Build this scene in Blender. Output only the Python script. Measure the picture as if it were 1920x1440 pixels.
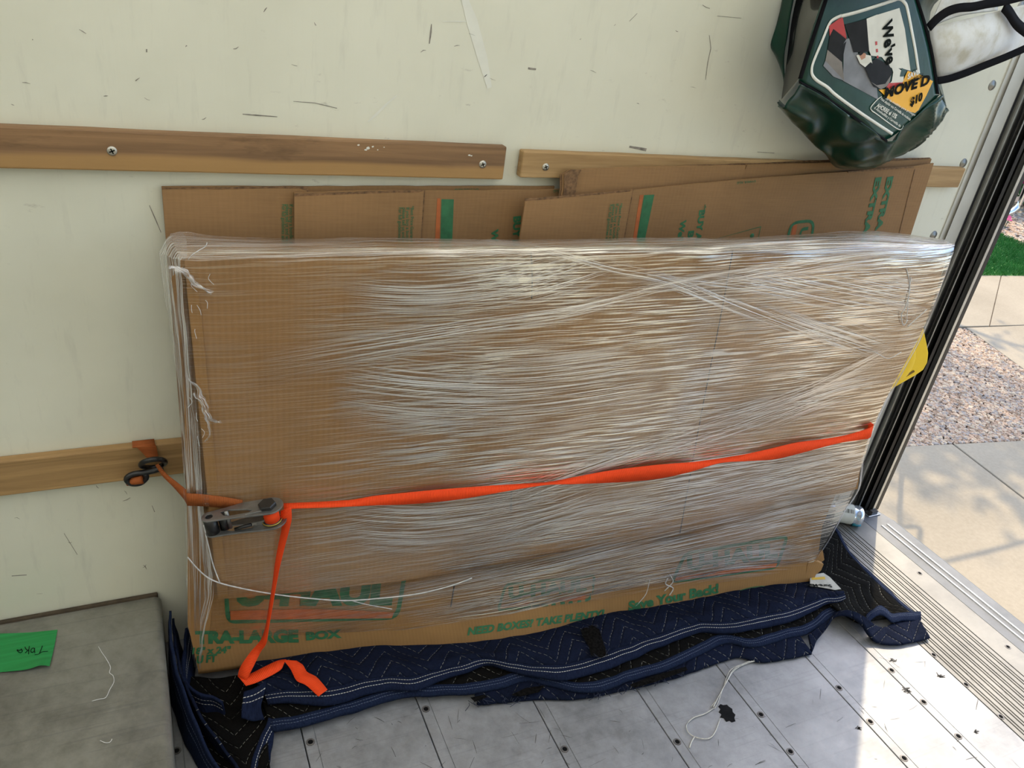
import bpy, bmesh, math, random
from mathutils import Vector, Matrix, noise
random.seed(7)
V = Vector
for o in list(bpy.data.objects): bpy.data.objects.remove(o)
sc = bpy.context.scene
col = sc.collection

# ------------------------------------------------------------------ camera, sky, sun, exposure
CAM = V((0.0, -1.46, 1.5))
F_PX = 1479.634
R0 = V((0.90613121, -0.40163365, 0.13272766))      # image right
R1 = V((-0.08713541, -0.48428165, -0.87056229))    # image down
R2 = V((0.41392468, 0.77727839, -0.47381923))      # view direction
cd = bpy.data.cameras.new('camera'); cam = bpy.data.objects.new('camera', cd); col.objects.link(cam)
cd.sensor_fit = 'HORIZONTAL'; cd.sensor_width = 36.0; cd.lens = F_PX / 1920 * 36.0
cd.clip_start = 0.02; cd.clip_end = 200
M = Matrix.Identity(4)
for r in range(3):
    M[r][0] = R0[r]; M[r][1] = -R1[r]; M[r][2] = -R2[r]; M[r][3] = CAM[r]
cam.matrix_world = M
sc.camera = cam

SUN_AZ = V((0.755, 0.656, 0)).normalized()          # towards the sun, in plan
SUN_EL = math.radians(50)
world = bpy.data.worlds.new('world'); sc.world = world; world.use_nodes = True
wn = world.node_tree.nodes; wl = world.node_tree.links
sky = wn.new('ShaderNodeTexSky'); sky.sky_type = 'NISHITA'; sky.sun_disc = False
sky.sun_elevation = SUN_EL; sky.sun_rotation = math.atan2(SUN_AZ.x, SUN_AZ.y)
sky.air_density = 1.0; sky.dust_density = 1.5
wn['Background'].inputs[1].default_value = 0.19
wl.new(sky.outputs[0], wn['Background'].inputs[0])
sd = bpy.data.lights.new('sun', 'SUN'); sun = bpy.data.objects.new('sun', sd); col.objects.link(sun)
sd.energy = 1.6; sd.angle = 0.012; sd.color = (1.0, 0.85, 0.60)
sdir = V((SUN_AZ.x * math.cos(SUN_EL), SUN_AZ.y * math.cos(SUN_EL), math.sin(SUN_EL)))
sun.rotation_euler = sdir.to_track_quat('Z', 'Y').to_euler()
sun.location = sdir * 12
vs = sc.view_settings
vs.view_transform = 'Standard'; vs.look = 'None'; vs.gamma = 1.0; vs.use_curve_mapping = False
vs.exposure = 1.28
cy = sc.cycles
cy.max_bounces = 7; cy.diffuse_bounces = 4; cy.glossy_bounces = 3; cy.transmission_bounces = 4
cy.transparent_max_bounces = 24; cy.use_denoising = True; cy.adaptive_threshold = 0.04; cy.sample_clamp_indirect = 6.0
cy.caustics_reflective = True; cy.blur_glossy = 1.0; cy.caustics_refractive = False

# ------------------------------------------------------------------ helpers: rays onto real planes
def ray(u, v): return R0 * ((u - 960) / F_PX) + R1 * ((v - 720) / F_PX) + R2
def onY(u, v, y=0.0):
    r = ray(u, v); return CAM + r * ((y - CAM.y) / r.y)
def onX(u, v, x):
    r = ray(u, v); return CAM + r * ((x - CAM.x) / r.x)
def onZ(u, v, z=0.0):
    r = ray(u, v); return CAM + r * ((z - CAM.z) / r.z)
BA = V((0.038, -0.140, 0.030)); BB = V((1.690, -0.310, 0.030))
EU = (BB - BA).normalized(); BN = V((EU.y, -EU.x, 0)).normalized()   # BN points to the camera side
if BN.y > 0: BN = -BN
def onB(u, v, n=0.0):
    p0 = BA + BN * n; r = ray(u, v)
    return CAM + r * ((p0 - CAM).dot(BN) / r.dot(BN))

# ------------------------------------------------------------------ helpers: materials
class NT:
    def __init__(s, name):
        s.m = bpy.data.materials.new(name); s.m.use_nodes = True
        s.t = s.m.node_tree; s.n = s.t.nodes; s.l = s.t.links
        s.b = s.n['Principled BSDF']; s.out = s.n['Material Output']
    def node(s, ty, **k):
        n = s.n.new(ty)
        for a, b in k.items(): setattr(n, a, b)
        return n
    def put(s, sock, v):
        if isinstance(v, bpy.types.NodeSocket): s.l.new(v, sock)
        else: sock.default_value = v
    def coord(s, kind='Object', scale=(1, 1, 1), rot=(0, 0, 0), loc=(0, 0, 0)):
        c = s.node('ShaderNodeTexCoord'); m = s.node('ShaderNodeMapping')
        s.l.new(c.outputs[kind], m.inputs[0])
        m.inputs['Scale'].default_value = scale; m.inputs['Rotation'].default_value = rot; m.inputs['Location'].default_value = loc
        return m.outputs[0]
    def noise(s, vec, scale=5, detail=4, rough=0.5, dist=0.0):
        n = s.node('ShaderNodeTexNoise'); s.l.new(vec, n.inputs['Vector'])
        n.inputs['Scale'].default_value = scale; n.inputs['Detail'].default_value = detail
        n.inputs['Roughness'].default_value = rough; n.inputs['Distortion'].default_value = dist
        return n.outputs['Fac']
    def math(s, op, a, b=None, c=None, clamp=False):
        n = s.node('ShaderNodeMath', operation=op, use_clamp=clamp)
        s.put(n.inputs[0], a)
        if b is not None: s.put(n.inputs[1], b)
        if c is not None: s.put(n.inputs[2], c)
        return n.outputs[0]
    def ramp(s, fac, stops):
        n = s.node('ShaderNodeValToRGB'); s.l.new(fac, n.inputs[0]); e = n.color_ramp.elements
        while len(e) < len(stops): e.new(0.5)
        for el, (p, c) in zip(e, stops):
            el.position = p; el.color = (c, c, c, 1) if isinstance(c, (int, float)) else (*c[:3], 1)
        return n.outputs[0]
    def mix(s, fac, a, b, mode='MIX'):
        n = s.node('ShaderNodeMix', data_type='RGBA', blend_type=mode)
        s.put(n.inputs[0], fac)
        for i, v in ((6, a), (7, b)):
            s.put(n.inputs[i], v if isinstance(v, bpy.types.NodeSocket) else (*v[:3], 1))
        return n.outputs[2]
    def bump(s, h, strength=0.3, dist=0.01, normal=None):
        n = s.node('ShaderNodeBump'); s.l.new(h, n.inputs['Height'])
        n.inputs['Strength'].default_value = strength; n.inputs['Distance'].default_value = dist
        if normal is not None: s.l.new(normal, n.inputs['Normal'])
        s.l.new(n.outputs[0], s.b.inputs['Normal']); return n.outputs[0]
    def sep(s, vec):
        n = s.node('ShaderNodeSeparateXYZ'); s.l.new(vec, n.inputs[0]); return n.outputs
    def set(s, base=None, rough=None, metal=None, spec=None):
        if base is not None: s.put(s.b.inputs['Base Color'], base if isinstance(base, bpy.types.NodeSocket) else (*base[:3], 1))
        if rough is not None: s.put(s.b.inputs['Roughness'], rough)
        if metal is not None: s.put(s.b.inputs['Metallic'], metal)
        if spec is not None: s.put(s.b.inputs['Specular IOR Level'], spec)
        return s

def plain(name, base, rough=0.5, metal=0.0, spec=0.5, var=0.12, vs=30, bump=0.0):
    t = NT(name); c = t.coord('Object'); f = t.noise(c, vs, 3)
    lo = tuple(x * (1 - var) for x in base); hi = tuple(min(1, x * (1 + var)) for x in base)
    t.set(t.ramp(f, [(0.3, lo), (0.7, hi)]), rough, metal, spec)
    if bump: t.bump(f, bump, 0.002)
    return t.m

MAT = {}
def m_wall():
    t = NT('wall_panel_white'); c = t.coord('Object')
    a = t.noise(c, 1.6, 5, 0.6); b = t.noise(t.coord('Object', (7, 1, 1.2)), 5, 4, 0.65)
    base = t.ramp(a, [(0.3, (0.64, 0.635, 0.525)), (0.55, (0.72, 0.715, 0.60)), (0.75, (0.76, 0.755, 0.64))])
    sm = t.ramp(b, [(0.56, 0.0), (0.78, 0.30)])
    base = t.mix(sm, base, (0.42, 0.41, 0.36))
    d = t.noise(t.coord('Object', (1, 1, 2.5), (0, 0.5, 0)), 22, 5, 0.7); e = t.noise(c, 2.2, 2)
    sp = t.math('MULTIPLY', t.ramp(d, [(0.63, 0.0), (0.72, 0.7)]), t.ramp(e, [(0.48, 0.0), (0.66, 1.0)]))
    base = t.mix(sp, base, (0.36, 0.33, 0.28))
    t.set(base, t.ramp(a, [(0.3, 0.34), (0.7, 0.5)]), 0, 0.5)
    rp = t.noise(t.coord('Object', (60, 1, 1.5)), 1.0, 2); t.bump(rp, 0.12, 0.003)
    return t.m
def m_wood(name, dark, light, axis_scale=(1.2, 9, 26), seed=0.0, sap=None):
    t = NT(name); c = t.coord('Object', axis_scale, loc=(seed, seed * 2, seed * 3))
    a = t.noise(c, 2.2, 6, 0.62, 0.8); c2 = t.coord('Object', (0.8, 4, 9), loc=(seed, 0, 0)); b = t.noise(c2, 2.0, 3, 0.5, 0.4)
    k = t.math('ADD', t.math('MULTIPLY', a, 0.6), t.math('MULTIPLY', b, 0.45))
    base = t.ramp(k, [(0.36, dark), (0.52, tuple((x + y) / 2 for x, y in zip(dark, light))), (0.66, light)])
    g = t.noise(t.coord('Object', (3, 8, 14), loc=(seed, 0, 0)), 1.7, 5, 0.7)
    base = t.mix(t.ramp(g, [(0.60, 0.0), (0.78, 0.55)]), base, tuple(x * 0.28 for x in dark))
    if sap:
        z = t.math('ADD', t.sep(t.coord('Object'))[2], t.math('MULTIPLY', t.noise(t.coord('Object', (1.5, 1, 1)), 1.6, 3), 0.03))
        base = t.mix(t.ramp(t.math('MULTIPLY', z, 10.0), [(0.36, 0.8), (0.44, 0.0)]), base, sap)
    t.set(base, 0.62, 0, 0.35); t.bump(a, 0.25, 0.002); return t.m
def m_card(name, base=(0.30, 0.172, 0.078), pitch=0.010, amt=0.03, streaky=True):
    t = NT(name); uv = t.coord('UV'); s = t.sep(uv)
    w = t.math('SINE', t.math('MULTIPLY', s[0], 2 * math.pi / pitch))
    k = t.math('MULTIPLY_ADD', w, 0.5, 0.5)
    big = t.noise(t.coord('UV', (3, 5, 1)), 1.5, 4, 0.6)
    fine = t.noise(t.coord('UV', (260, 18, 1)), 1.0, 3, 0.6); fine2 = t.noise(t.coord('UV', (16, 300, 1)), 1.0, 2, 0.6)
    f = t.math('ADD', t.math('MULTIPLY', k, amt), t.math('ADD', t.math('MULTIPLY', big, 0.42), t.math('ADD', t.math('MULTIPLY', fine, 0.12), t.math('MULTIPLY', fine2, 0.22 if streaky else 0.05))))
    lo = tuple(x * 0.74 for x in base); hi = tuple(min(1, x * 1.16) for x in base)
    t.set(t.ramp(f, [(0.22, lo), (0.62, hi)]), 0.78, 0, 0.25)
    t.bump(k, 0.05, 0.0012); return t.m
def m_alu(name, lo=(0.215, 0.218, 0.228), hi=(0.365, 0.37, 0.386), dirt=0.5, rough=(0.42, 0.62), seed=0, metal=0.45):
    t = NT(name); c = t.coord('Object', loc=(seed, seed, 0))
    a = t.noise(c, 5, 4, 0.65); b = t.noise(t.coord('Object', (1, 1, 1), (0, 0, 0.6), (seed, 3, 0)), 34, 4, 0.75)
    base = t.ramp(t.math('ADD', t.math('MULTIPLY', a, 0.6), t.math('MULTIPLY', b, 0.4)), [(0.36, lo), (0.62, hi)])
    dk = None
    for i, (rz, sx, sy, sh) in enumerate([(0.3, 4, 160, 0.0), (1.25, 5, 190, 4.1), (-0.6, 3, 150, 9.2)]):
        nz = t.noise(t.coord('Object', (sx, sy, 1), (0, 0, rz), (seed + sh, sh, 0)), 1.0, 0, 0.4, 0.0)
        l = t.ramp(nz, [(0.735, 0.0), (0.76, 1.0)])
        dk = l if dk is None else t.math('MAXIMUM', dk, l)
    base = t.mix(t.math('MULTIPLY', dk, 0.24 * dirt), base, (0.10, 0.10, 0.11))
    g = t.noise(c, 3.1, 6, 0.75, 0.6); base = t.mix(t.ramp(g, [(0.57, 0.0), (0.72, 0.62 * dirt)]), base, (0.17, 0.165, 0.16))
    t.set(base, t.ramp(b, [(0.3, rough[0]), (0.7, rough[1])]), metal, 0.3)
    t.bump(b, 0.12, 0.0015); return t.m
def m_film(name, white=0.16, gloss=0.30, su=3.0, sv=170.0, rough=0.16, bump=0.55, edge=False, patch=0.6, tint=(1, 1, 1), lo=0.50, hi=0.60, sheen_ramp=False):
    t = NT(name); t.n.remove(t.b)
    st = t.noise(t.coord('UV', (su, sv, 1)), 1.0, 2, 0.55, 0.0)
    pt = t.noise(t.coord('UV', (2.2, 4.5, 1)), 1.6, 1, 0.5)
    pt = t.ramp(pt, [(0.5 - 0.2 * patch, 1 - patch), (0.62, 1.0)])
    if sheen_ramp: pt = t.math('MULTIPLY', pt, t.ramp(t.math('DIVIDE', t.sep(t.coord('UV'))[0], 1.7), [(0.08, 0.16), (0.30, 1.0)]))  # reflected sheen and streaks painted weaker towards the left end
    bp = t.node('ShaderNodeBump'); bp.inputs['Strength'].default_value = bump; bp.inputs['Distance'].default_value = 0.003
    t.l.new(st, bp.inputs['Height'])
    tr = t.node('ShaderNodeBsdfTransparent'); tr.inputs[0].default_value = (0.97, 0.96, 0.95, 1)
    gl = t.node('ShaderNodeBsdfAnisotropic'); gl.inputs['Roughness'].default_value = rough; gl.inputs['Color'].default_value = (*tint, 1)
    t.l.new(bp.outputs[0], gl.inputs['Normal'])
    df = t.node('ShaderNodeBsdfDiffuse'); df.inputs[0].default_value = (0.90, 0.90, 0.92, 1)
    line = t.ramp(st, [(lo, 0.0), (hi, 1.0)])
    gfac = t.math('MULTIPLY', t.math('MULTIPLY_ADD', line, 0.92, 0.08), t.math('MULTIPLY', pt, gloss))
    lw = t.node('ShaderNodeLayerWeight'); lw.inputs[0].default_value = 0.35
    gfac = t.math('ADD', gfac, t.math('MULTIPLY', lw.outputs['Fresnel'], 0.14), clamp=True)
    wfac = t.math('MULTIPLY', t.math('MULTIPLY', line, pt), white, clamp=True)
    if edge:
        e = t.node('ShaderNodeAttribute', attribute_name='edgefade').outputs['Fac']
        gfac = t.math('MULTIPLY', gfac, e); wfac = t.math('MULTIPLY', wfac, e)
    m1 = t.node('ShaderNodeMixShader'); t.l.new(gfac, m1.inputs[0]); t.l.new(tr.outputs[0], m1.inputs[1]); t.l.new(gl.outputs[0], m1.inputs[2])
    m2 = t.node('ShaderNodeMixShader'); t.l.new(wfac, m2.inputs[0]); t.l.new(m1.outputs[0], m2.inputs[1]); t.l.new(df.outputs[0], m2.inputs[2])
    t.l.new(m2.outputs[0], t.out.inputs[0]); return t.m
def m_quilt(name, base, thread=(0.62, 0.60, 0.52), rough=0.9):
    t = NT(name); uv = t.coord('UV'); s = t.sep(uv)
    nz = t.noise(t.coord('UV', (9, 9, 1)), 1, 3); jit = t.math('MULTIPLY', t.math('SUBTRACT', nz, 0.5), 0.012)
    x = t.math('DIVIDE', s[0], 0.15); tri = t.math('MULTIPLY', t.math('ABSOLUTE', t.math('SUBTRACT', t.math('FRACT', x), 0.5)), 0.17)
    w = t.math('DIVIDE', t.math('ADD', t.math('ADD', s[1], tri), jit), 0.038)
    dd = t.math('ABSOLUTE', t.math('SUBTRACT', t.math('FRACT', w), 0.5))            # 0.5 at a seam
    line = t.math('GREATER_THAN', dd, 0.484); dash = t.math('LESS_THAN', t.math('FRACT', t.math('DIVIDE', s[0], 0.0085)), 0.6)
    fz = t.noise(t.coord('UV', (1, 1, 1)), 220, 3); big = t.noise(t.coord('UV'), 14, 4, 0.6)
    wr = t.noise(t.coord('UV', (1, 1, 1)), 60, 4, 0.6, 0.5)
    b0 = t.ramp(t.math('ADD', t.math('MULTIPLY', fz, 0.4), t.math('MULTIPLY', big, 0.6)), [(0.3, tuple(k * 0.62 for k in base)), (0.7, tuple(k * 1.35 for k in base))])
    vis = t.ramp(big, [(0.38, 0.06), (0.62, 0.50)])
    b0 = t.mix(t.math('MULTIPLY', t.math('MULTIPLY', line, dash), vis), b0, thread)
    t.set(b0, rough, 0, 0.06)
    h = t.math('ADD', t.math('MULTIPLY', t.ramp(dd, [(0.30, 1.0), (0.5, 0.0)]), 1.0), t.math('MULTIPLY', wr, 0.9))
    t.bump(h, 0.55, 0.006); return t.m
def m_hem(name, base, thread=(0.70, 0.68, 0.62)):
    # UV.x along the strip in metres, UV.y 0..1 across: two rows of thread
    t = NT(name); s = t.sep(t.coord('UV'))
    r1 = t.math('LESS_THAN', t.math('ABSOLUTE', t.math('SUBTRACT', s[1], 0.24)), 0.012)
    r2 = t.math('LESS_THAN', t.math('ABSOLUTE', t.math('SUBTRACT', s[1], 0.44)), 0.012)
    dash = t.math('LESS_THAN', t.math('FRACT', t.math('DIVIDE', s[0], 0.006)), 0.7)
    k = t.math('MULTIPLY', t.math('MAXIMUM', r1, r2), dash)
    fz = t.noise(t.coord('UV', (260, 6, 1)), 1, 3)
    b = t.ramp(fz, [(0.3, tuple(c * 0.7 for c in base)), (0.7, tuple(c * 1.3 for c in base))])
    t.set(t.mix(t.math('MULTIPLY', k, 0.8), b, thread), 0.9, 0, 0.06); t.bump(fz, 0.5, 0.003); return t.m
def m_webbing(name, base, glow=0.0):
    t = NT(name); s = t.sep(t.coord('UV'))
    w = t.math('SINE', t.math('MULTIPLY', s[0], 2 * math.pi / 0.0032)); k = t.math('MULTIPLY_ADD', w, 0.5, 0.5)
    n = t.noise(t.coord('UV', (40, 3, 1)), 1, 3)
    f = t.math('ADD', t.math('MULTIPLY', k, 0.5), t.math('MULTIPLY', n, 0.5))
    t.set(t.ramp(f, [(0.25, tuple(c * 0.72 for c in base)), (0.6, base)]), 0.7, 0, 0.2); t.bump(k, 0.35, 0.001); return t.m

# ------------------------------------------------------------------ helpers: geometry
def link(o, parent=None):
    col.objects.link(o)
    if parent is not None: o.parent = parent
    return o
def tag(o, label=None, cat=None, group=None, kind=None):
    if label: o['label'] = label
    if cat: o['category'] = cat
    if group: o['group'] = group
    if kind: o['kind'] = kind
    return o
def empty(name, loc=(0, 0, 0)):
    o = bpy.data.objects.new(name, None); o.location = loc; o.empty_display_size = 0.05
    return link(o)
OFF = {}
def OFFof(p):
    if p.type == 'EMPTY': return V(p.location)
    return OFF.get(p.name, V((0, 0, 0)))
def obj(name, verts, faces, mat, parent=None, uvs=None, smooth=False):
    me = bpy.data.meshes.new(name); off = OFFof(parent) if parent is not None else V((0, 0, 0))
    me.from_pydata([tuple(V(v) - off) for v in verts], [], faces); me.update()
    if uvs is not None:
        l = me.uv_layers.new(name='UVMap')
        for lp in me.loops: l.data[lp.index].uv = uvs[lp.vertex_index]
    if smooth:
        for p in me.polygons: p.use_smooth = True
    me.materials.append(mat)
    o = bpy.data.objects.new(name, me); link(o, parent); OFF[o.name] = off
    return o
def bevel(o, w=0.002, seg=2):
    m = o.modifiers.new('bevel', 'BEVEL'); m.width = w; m.segments = seg; m.limit_method = 'ANGLE'; m.angle_limit = 0.6; return o
def thick(o, t, offset=-1):
    m = o.modifiers.new('solid', 'SOLIDIFY'); m.thickness = t; m.offset = offset; return o
def box_vf(x0, x1, y0, y1, z0, z1):
    vs_ = [(x0, y0, z0), (x1, y0, z0), (x1, y1, z0), (x0, y1, z0), (x0, y0, z1), (x1, y0, z1), (x1, y1, z1), (x0, y1, z1)]
    return vs_, [(0, 3, 2, 1), (4, 5, 6, 7), (0, 1, 5, 4), (1, 2, 6, 5), (2, 3, 7, 6), (3, 0, 4, 7)]
def box(name, x0, x1, y0, y1, z0, z1, mat, parent=None, bev=0.0):
    v, f = box_vf(x0, x1, y0, y1, z0, z1); o = obj(name, v, f, mat, parent)
    if bev: bevel(o, bev)
    return o
def cr(pts, n):
    """Catmull-Rom resample of a list of Vectors to n points, even in arc length"""
    pts = [V(p) for p in pts]
    if len(pts) == 2: return [pts[0].lerp(pts[1], i / (n - 1)) for i in range(n)]
    fine = []
    for i in range(len(pts) - 1):
        p0 = pts[max(i - 1, 0)]; p1 = pts[i]; p2 = pts[i + 1]; p3 = pts[min(i + 2, len(pts) - 1)]
        for k in range(12):
            t = k / 12; t2 = t * t; t3 = t2 * t
            fine.append(0.5 * ((2 * p1) + (p2 - p0) * t + (2 * p0 - 5 * p1 + 4 * p2 - p3) * t2 + (3 * p1 - p0 - 3 * p2 + p3) * t3))
    fine.append(pts[-1])
    d = [0.0]
    for a, b in zip(fine, fine[1:]): d.append(d[-1] + (b - a).length)
    out = []; j = 0
    for i in range(n):
        s = d[-1] * i / (n - 1)
        while j < len(fine) - 2 and d[j + 1] < s: j += 1
        L = d[j + 1] - d[j]; out.append(fine[j].lerp(fine[j + 1], 0 if L == 0 else min(1, (s - d[j]) / L)))
    return out
def loft(name, rows, mat, parent=None, nu=60, nv=None, jitter=0.0, jscale=8.0, smooth=True, uvmode='m', solid=0.0, even=True):
    """rows: polylines of 3-D points; each is resampled to nu, columns then to nv"""
    R = [cr(r, nu) if even or len(r) != nu else [V(p) for p in r] for r in rows]
    if nv and nv != len(R):
        cols = [cr([R[k][i] for k in range(len(R))], nv) for i in range(nu)]
        R = [[cols[i][k] for i in range(nu)] for k in range(nv)]
    nr = len(R); vs_ = []; uvs = []
    mid = R[nr // 2]; du = [0.0]
    for a, b in zip(mid, mid[1:]): du.append(du[-1] + (b - a).length)
    dv = [[0.0] for _ in range(nu)]
    for k in range(1, nr):
        for i in range(nu): dv[i].append(dv[i][-1] + (R[k][i] - R[k - 1][i]).length)
    for k in range(nr):
        for i in range(nu):
            p = R[k][i]
            if jitter: p = p + noise.noise_vector(p * jscale) * jitter
            vs_.append(p); uvs.append((du[i], dv[i][k] if uvmode == 'm' else k / (nr - 1)))
    fs = [(k * nu + i, k * nu + i + 1, (k + 1) * nu + i + 1, (k + 1) * nu + i) for k in range(nr - 1) for i in range(nu - 1)]
    o = obj(name, vs_, fs, mat, parent, uvs, smooth)
    if solid: thick(o, solid, 0)
    return o
def ribbon(name, pairs, mat, parent=None, n=60, solid=0.0012, smooth=True):
    return loft(name, [[V(a) for a, b in pairs], [V(b) for a, b in pairs]], mat, parent, nu=n, uvmode='01', solid=solid, smooth=smooth)
def tube(name, pts, rad, mat, parent=None, n=None, seg=8, closed=False, rads=None):
    P = cr(pts, n or max(8, 8 * len(pts))) if len(pts) > 2 or n else [V(p) for p in pts]
    vs_ = []; N = len(P); up = V((0.13, 0.21, 0.97))
    for i, p in enumerate(P):
        t = (P[min(i + 1, N - 1)] - P[max(i - 1, 0)]).normalized()
        if closed and i in (0, N - 1): t = (P[1] - P[-2]).normalized()
        a = t.cross(up)
        if a.length < 0.05: a = t.cross(V((1, 0, 0)))
        a.normalize(); b = t.cross(a)
        r = rad if rads is None else rad * rads(i / (N - 1))
        for k in range(seg): vs_.append(p + (a * math.cos(6.2832 * k / seg) + b * math.sin(6.2832 * k / seg)) * r)
    fs = [(i * seg + k, i * seg + (k + 1) % seg, (i + 1) * seg + (k + 1) % seg, (i + 1) * seg + k) for i in range(N - 1) for k in range(seg)]
    if not closed: fs += [tuple(range(seg - 1, -1, -1)), tuple((N - 1) * seg + k for k in range(seg))]
    return obj(name, vs_, fs, mat, parent, None, True)
def lathe(name, prof, org, axis, mat, parent=None, seg=24, smooth=True):
    axis = V(axis).normalized(); a = axis.orthogonal().normalized(); b = axis.cross(a); vs_ = []; n = len(prof)
    for (r, h) in prof:
        for k in range(seg):
            an = 2 * math.pi * k / seg; vs_.append(V(org) + axis * h + (a * math.cos(an) + b * math.sin(an)) * max(r, 1e-5))
    fs = [(i * seg + k, i * seg + (k + 1) % seg, (i + 1) * seg + (k + 1) % seg, (i + 1) * seg + k) for i in range(n - 1) for k in range(seg)]
    return obj(name, vs_, fs, mat, parent, None, smooth)
def prism(name, loop, depth, mat, parent=None, uvs=True, bev=0.0, holes=()):
    """flat outline (3-D points in one plane, seen from the front) given a thickness along -normal"""
    L = [V(p) for p in loop]; n = V((0, 0, 0)); c = sum(L, V((0, 0, 0))) / len(L)
    for a, b in zip(L, L[1:] + L[:1]): n += (a - c).cross(b - c)
    n.normalize()
    if n.dot(CAM - c) < 0: L.reverse(); n = -n; rev = True
    k = len(L); vs_ = L + [p - n * depth for p in L]
    fs = [tuple(range(k)), tuple(range(2 * k - 1, k - 1, -1))] + [(i, i + k, (i + 1) % k + k, (i + 1) % k) for i in range(k)]
    ex = V((1, 0, 0)) - n * n.x; ex.normalize(); ey = n.cross(ex)
    o = obj(name, vs_, fs, mat, parent, [((p - L[0]).dot(ex), (p - L[0]).dot(ey)) for p in vs_])
    if bev: bevel(o, bev)
    return o
_tx = {}
def text_mesh(s, bold=0.02, shear=0.0, spacing=1.0):
    k = (s, bold, shear, spacing)
    if k in _tx: return _tx[k]
    c = bpy.data.curves.new('t', 'FONT'); c.body = s; c.offset = bold; c.shear = shear; c.space_character = spacing; c.resolution_u = 3
    o = bpy.data.objects.new('t', c); me = bpy.data.meshes.new_from_object(o)
    vs_ = [v.co.copy() for v in me.vertices]; fs = [tuple(p.vertices) for p in me.polygons]
    bpy.data.objects.remove(o); bpy.data.meshes.remove(me)
    x0 = min(v.x for v in vs_); x1 = max(v.x for v in vs_); y0 = 0.0; y1 = max(v.y for v in vs_)
    _tx[k] = ([((v.x - x0) / (x1 - x0), (v.y - y0) / y1) for v in vs_], fs); return _tx[k]
def put_text(name, s, p0, p1, h, nrm, mat, parent, bold=0.02, shear=0.0, lift=0.0008, spacing=1.0, warp=None):
    """lettering from p0 to p1 (baseline) with cap height h, flat on a surface with normal nrm"""
    vs_, fs = text_mesh(s, bold, shear, spacing); p0 = V(p0); ex = V(p1) - p0; nrm = V(nrm).normalized()
    ey = nrm.cross(ex.normalized()) * h
    P = [p0 + ex * x + ey * y + nrm * lift for x, y in vs_]
    if warp: P = [warp(p) for p in P]
    return obj(name, P, fs, mat, parent)

def reg(o):  # remember the world offset of a mesh used as parent
    return o

# ------------------------------------------------------------------ materials in use
W_WALL = m_wall()
WOOD_D = m_wood('rail_wood_weathered', (0.15, 0.085, 0.042), (0.33, 0.19, 0.092), seed=1.3, sap=(0.40, 0.235, 0.088))
WOOD_L = m_wood('rail_wood_yellow', (0.27, 0.16, 0.065), (0.50, 0.33, 0.155), seed=4.1)
WOOD_M = m_wood('rail_wood_lower', (0.22, 0.13, 0.052), (0.47, 0.29, 0.125), seed=7.7)
CARD = m_card('cardboard_kraft'); CARD_P = m_card('cardboard_panel', (0.335, 0.19, 0.083), 0.0105, 0.085)
CARD_B = m_card('cardboard_box', (0.38, 0.21, 0.080), 0.008, 0.05, False)
CARD_E = plain('cardboard_edge', (0.17, 0.095, 0.045), 0.9, var=0.45, vs=140)
ALU = m_alu('floor_aluminium'); ALU_T = m_alu('threshold_aluminium', (0.17, 0.165, 0.155), (0.27, 0.26, 0.24), 0.35, (0.45, 0.62), 5)
ALU_S = m_alu('sill_aluminium', (0.10, 0.106, 0.112), (0.17, 0.176, 0.186), 0.4, (0.45, 0.62), 8)
STEEL_W = m_alu('wheel_box_steel', (0.17, 0.165, 0.14), (0.30, 0.29, 0.25), 0.75, (0.38, 0.6), 11)
GREEN_INK = plain('green_ink', (0.030, 0.145, 0.060), 0.7, var=0.2, vs=60); ORANGE_INK = plain('orange_ink', (0.42, 0.115, 0.030), 0.7, var=0.15, vs=60)
DARK_LINE = plain('score_line_dark', (0.045, 0.035, 0.035), 0.8, var=0.5, vs=160)
BLACK_RUB = plain('black_rubber', (0.012, 0.012, 0.012), 0.42, var=0.3); BLACK_PAINT = plain('black_paint', (0.018, 0.017, 0.016), 0.35, var=0.2)
GREY_MET = plain('grey_track_metal', (0.30, 0.30, 0.28), 0.38, 0.7, var=0.2, vs=12); PALE_MET = plain('pale_frame_metal', (0.56, 0.55, 0.50), 0.45, 0.3, var=0.1, vs=10)
SILVER = plain('silver_edge', (0.62, 0.60, 0.52), 0.35, 0.6, var=0.1); CHROME = plain('chrome', (0.85, 0.86, 0.88), 0.08, 1.0, var=0.02)
SCREW = plain('screw_zinc', (0.50, 0.48, 0.42), 0.35, 0.8, var=0.2, vs=200); SCREW_D = plain('screw_dark', (0.055, 0.05, 0.048), 0.5, 0.4, var=0.3, vs=200); HOLE = plain('dark_recess', (0.006, 0.006, 0.006), 0.9, spec=0.1); SCREW_R = plain('screw_ring', (0.14, 0.13, 0.125), 0.45, 0.3, var=0.3, vs=200)
FILM = m_film('stretch_film', white=0.06, gloss=0.95, tint=(1.0, 0.96, 0.87), su=6.0, sv=290, rough=0.14, bump=0.50, lo=0.495, hi=0.55, sheen_ramp=True); FILM_B = m_film('stretch_film_band', white=0.24, gloss=0.90, tint=(1.0, 0.97, 0.92), su=3.0, sv=340, rough=0.13, bump=0.55, edge=True, patch=0.3, lo=0.50, hi=0.56); FILM_S = m_film('stretch_film_bunched', white=0.50, gloss=0.6, su=5, sv=200, patch=0.35, bump=1.0, lo=0.44, hi=0.58); FILM_T = m_film('stretch_film_top', white=0.30, gloss=0.7, su=4, sv=260, patch=0.3, bump=0.8, lo=0.42, hi=0.58)  # clear film's gloss tinted warm, standing in for a sunlit floor reflection
FILM_W = plain('film_rope', (0.72, 0.72, 0.72), 0.3, var=0.15, vs=120)
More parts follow.
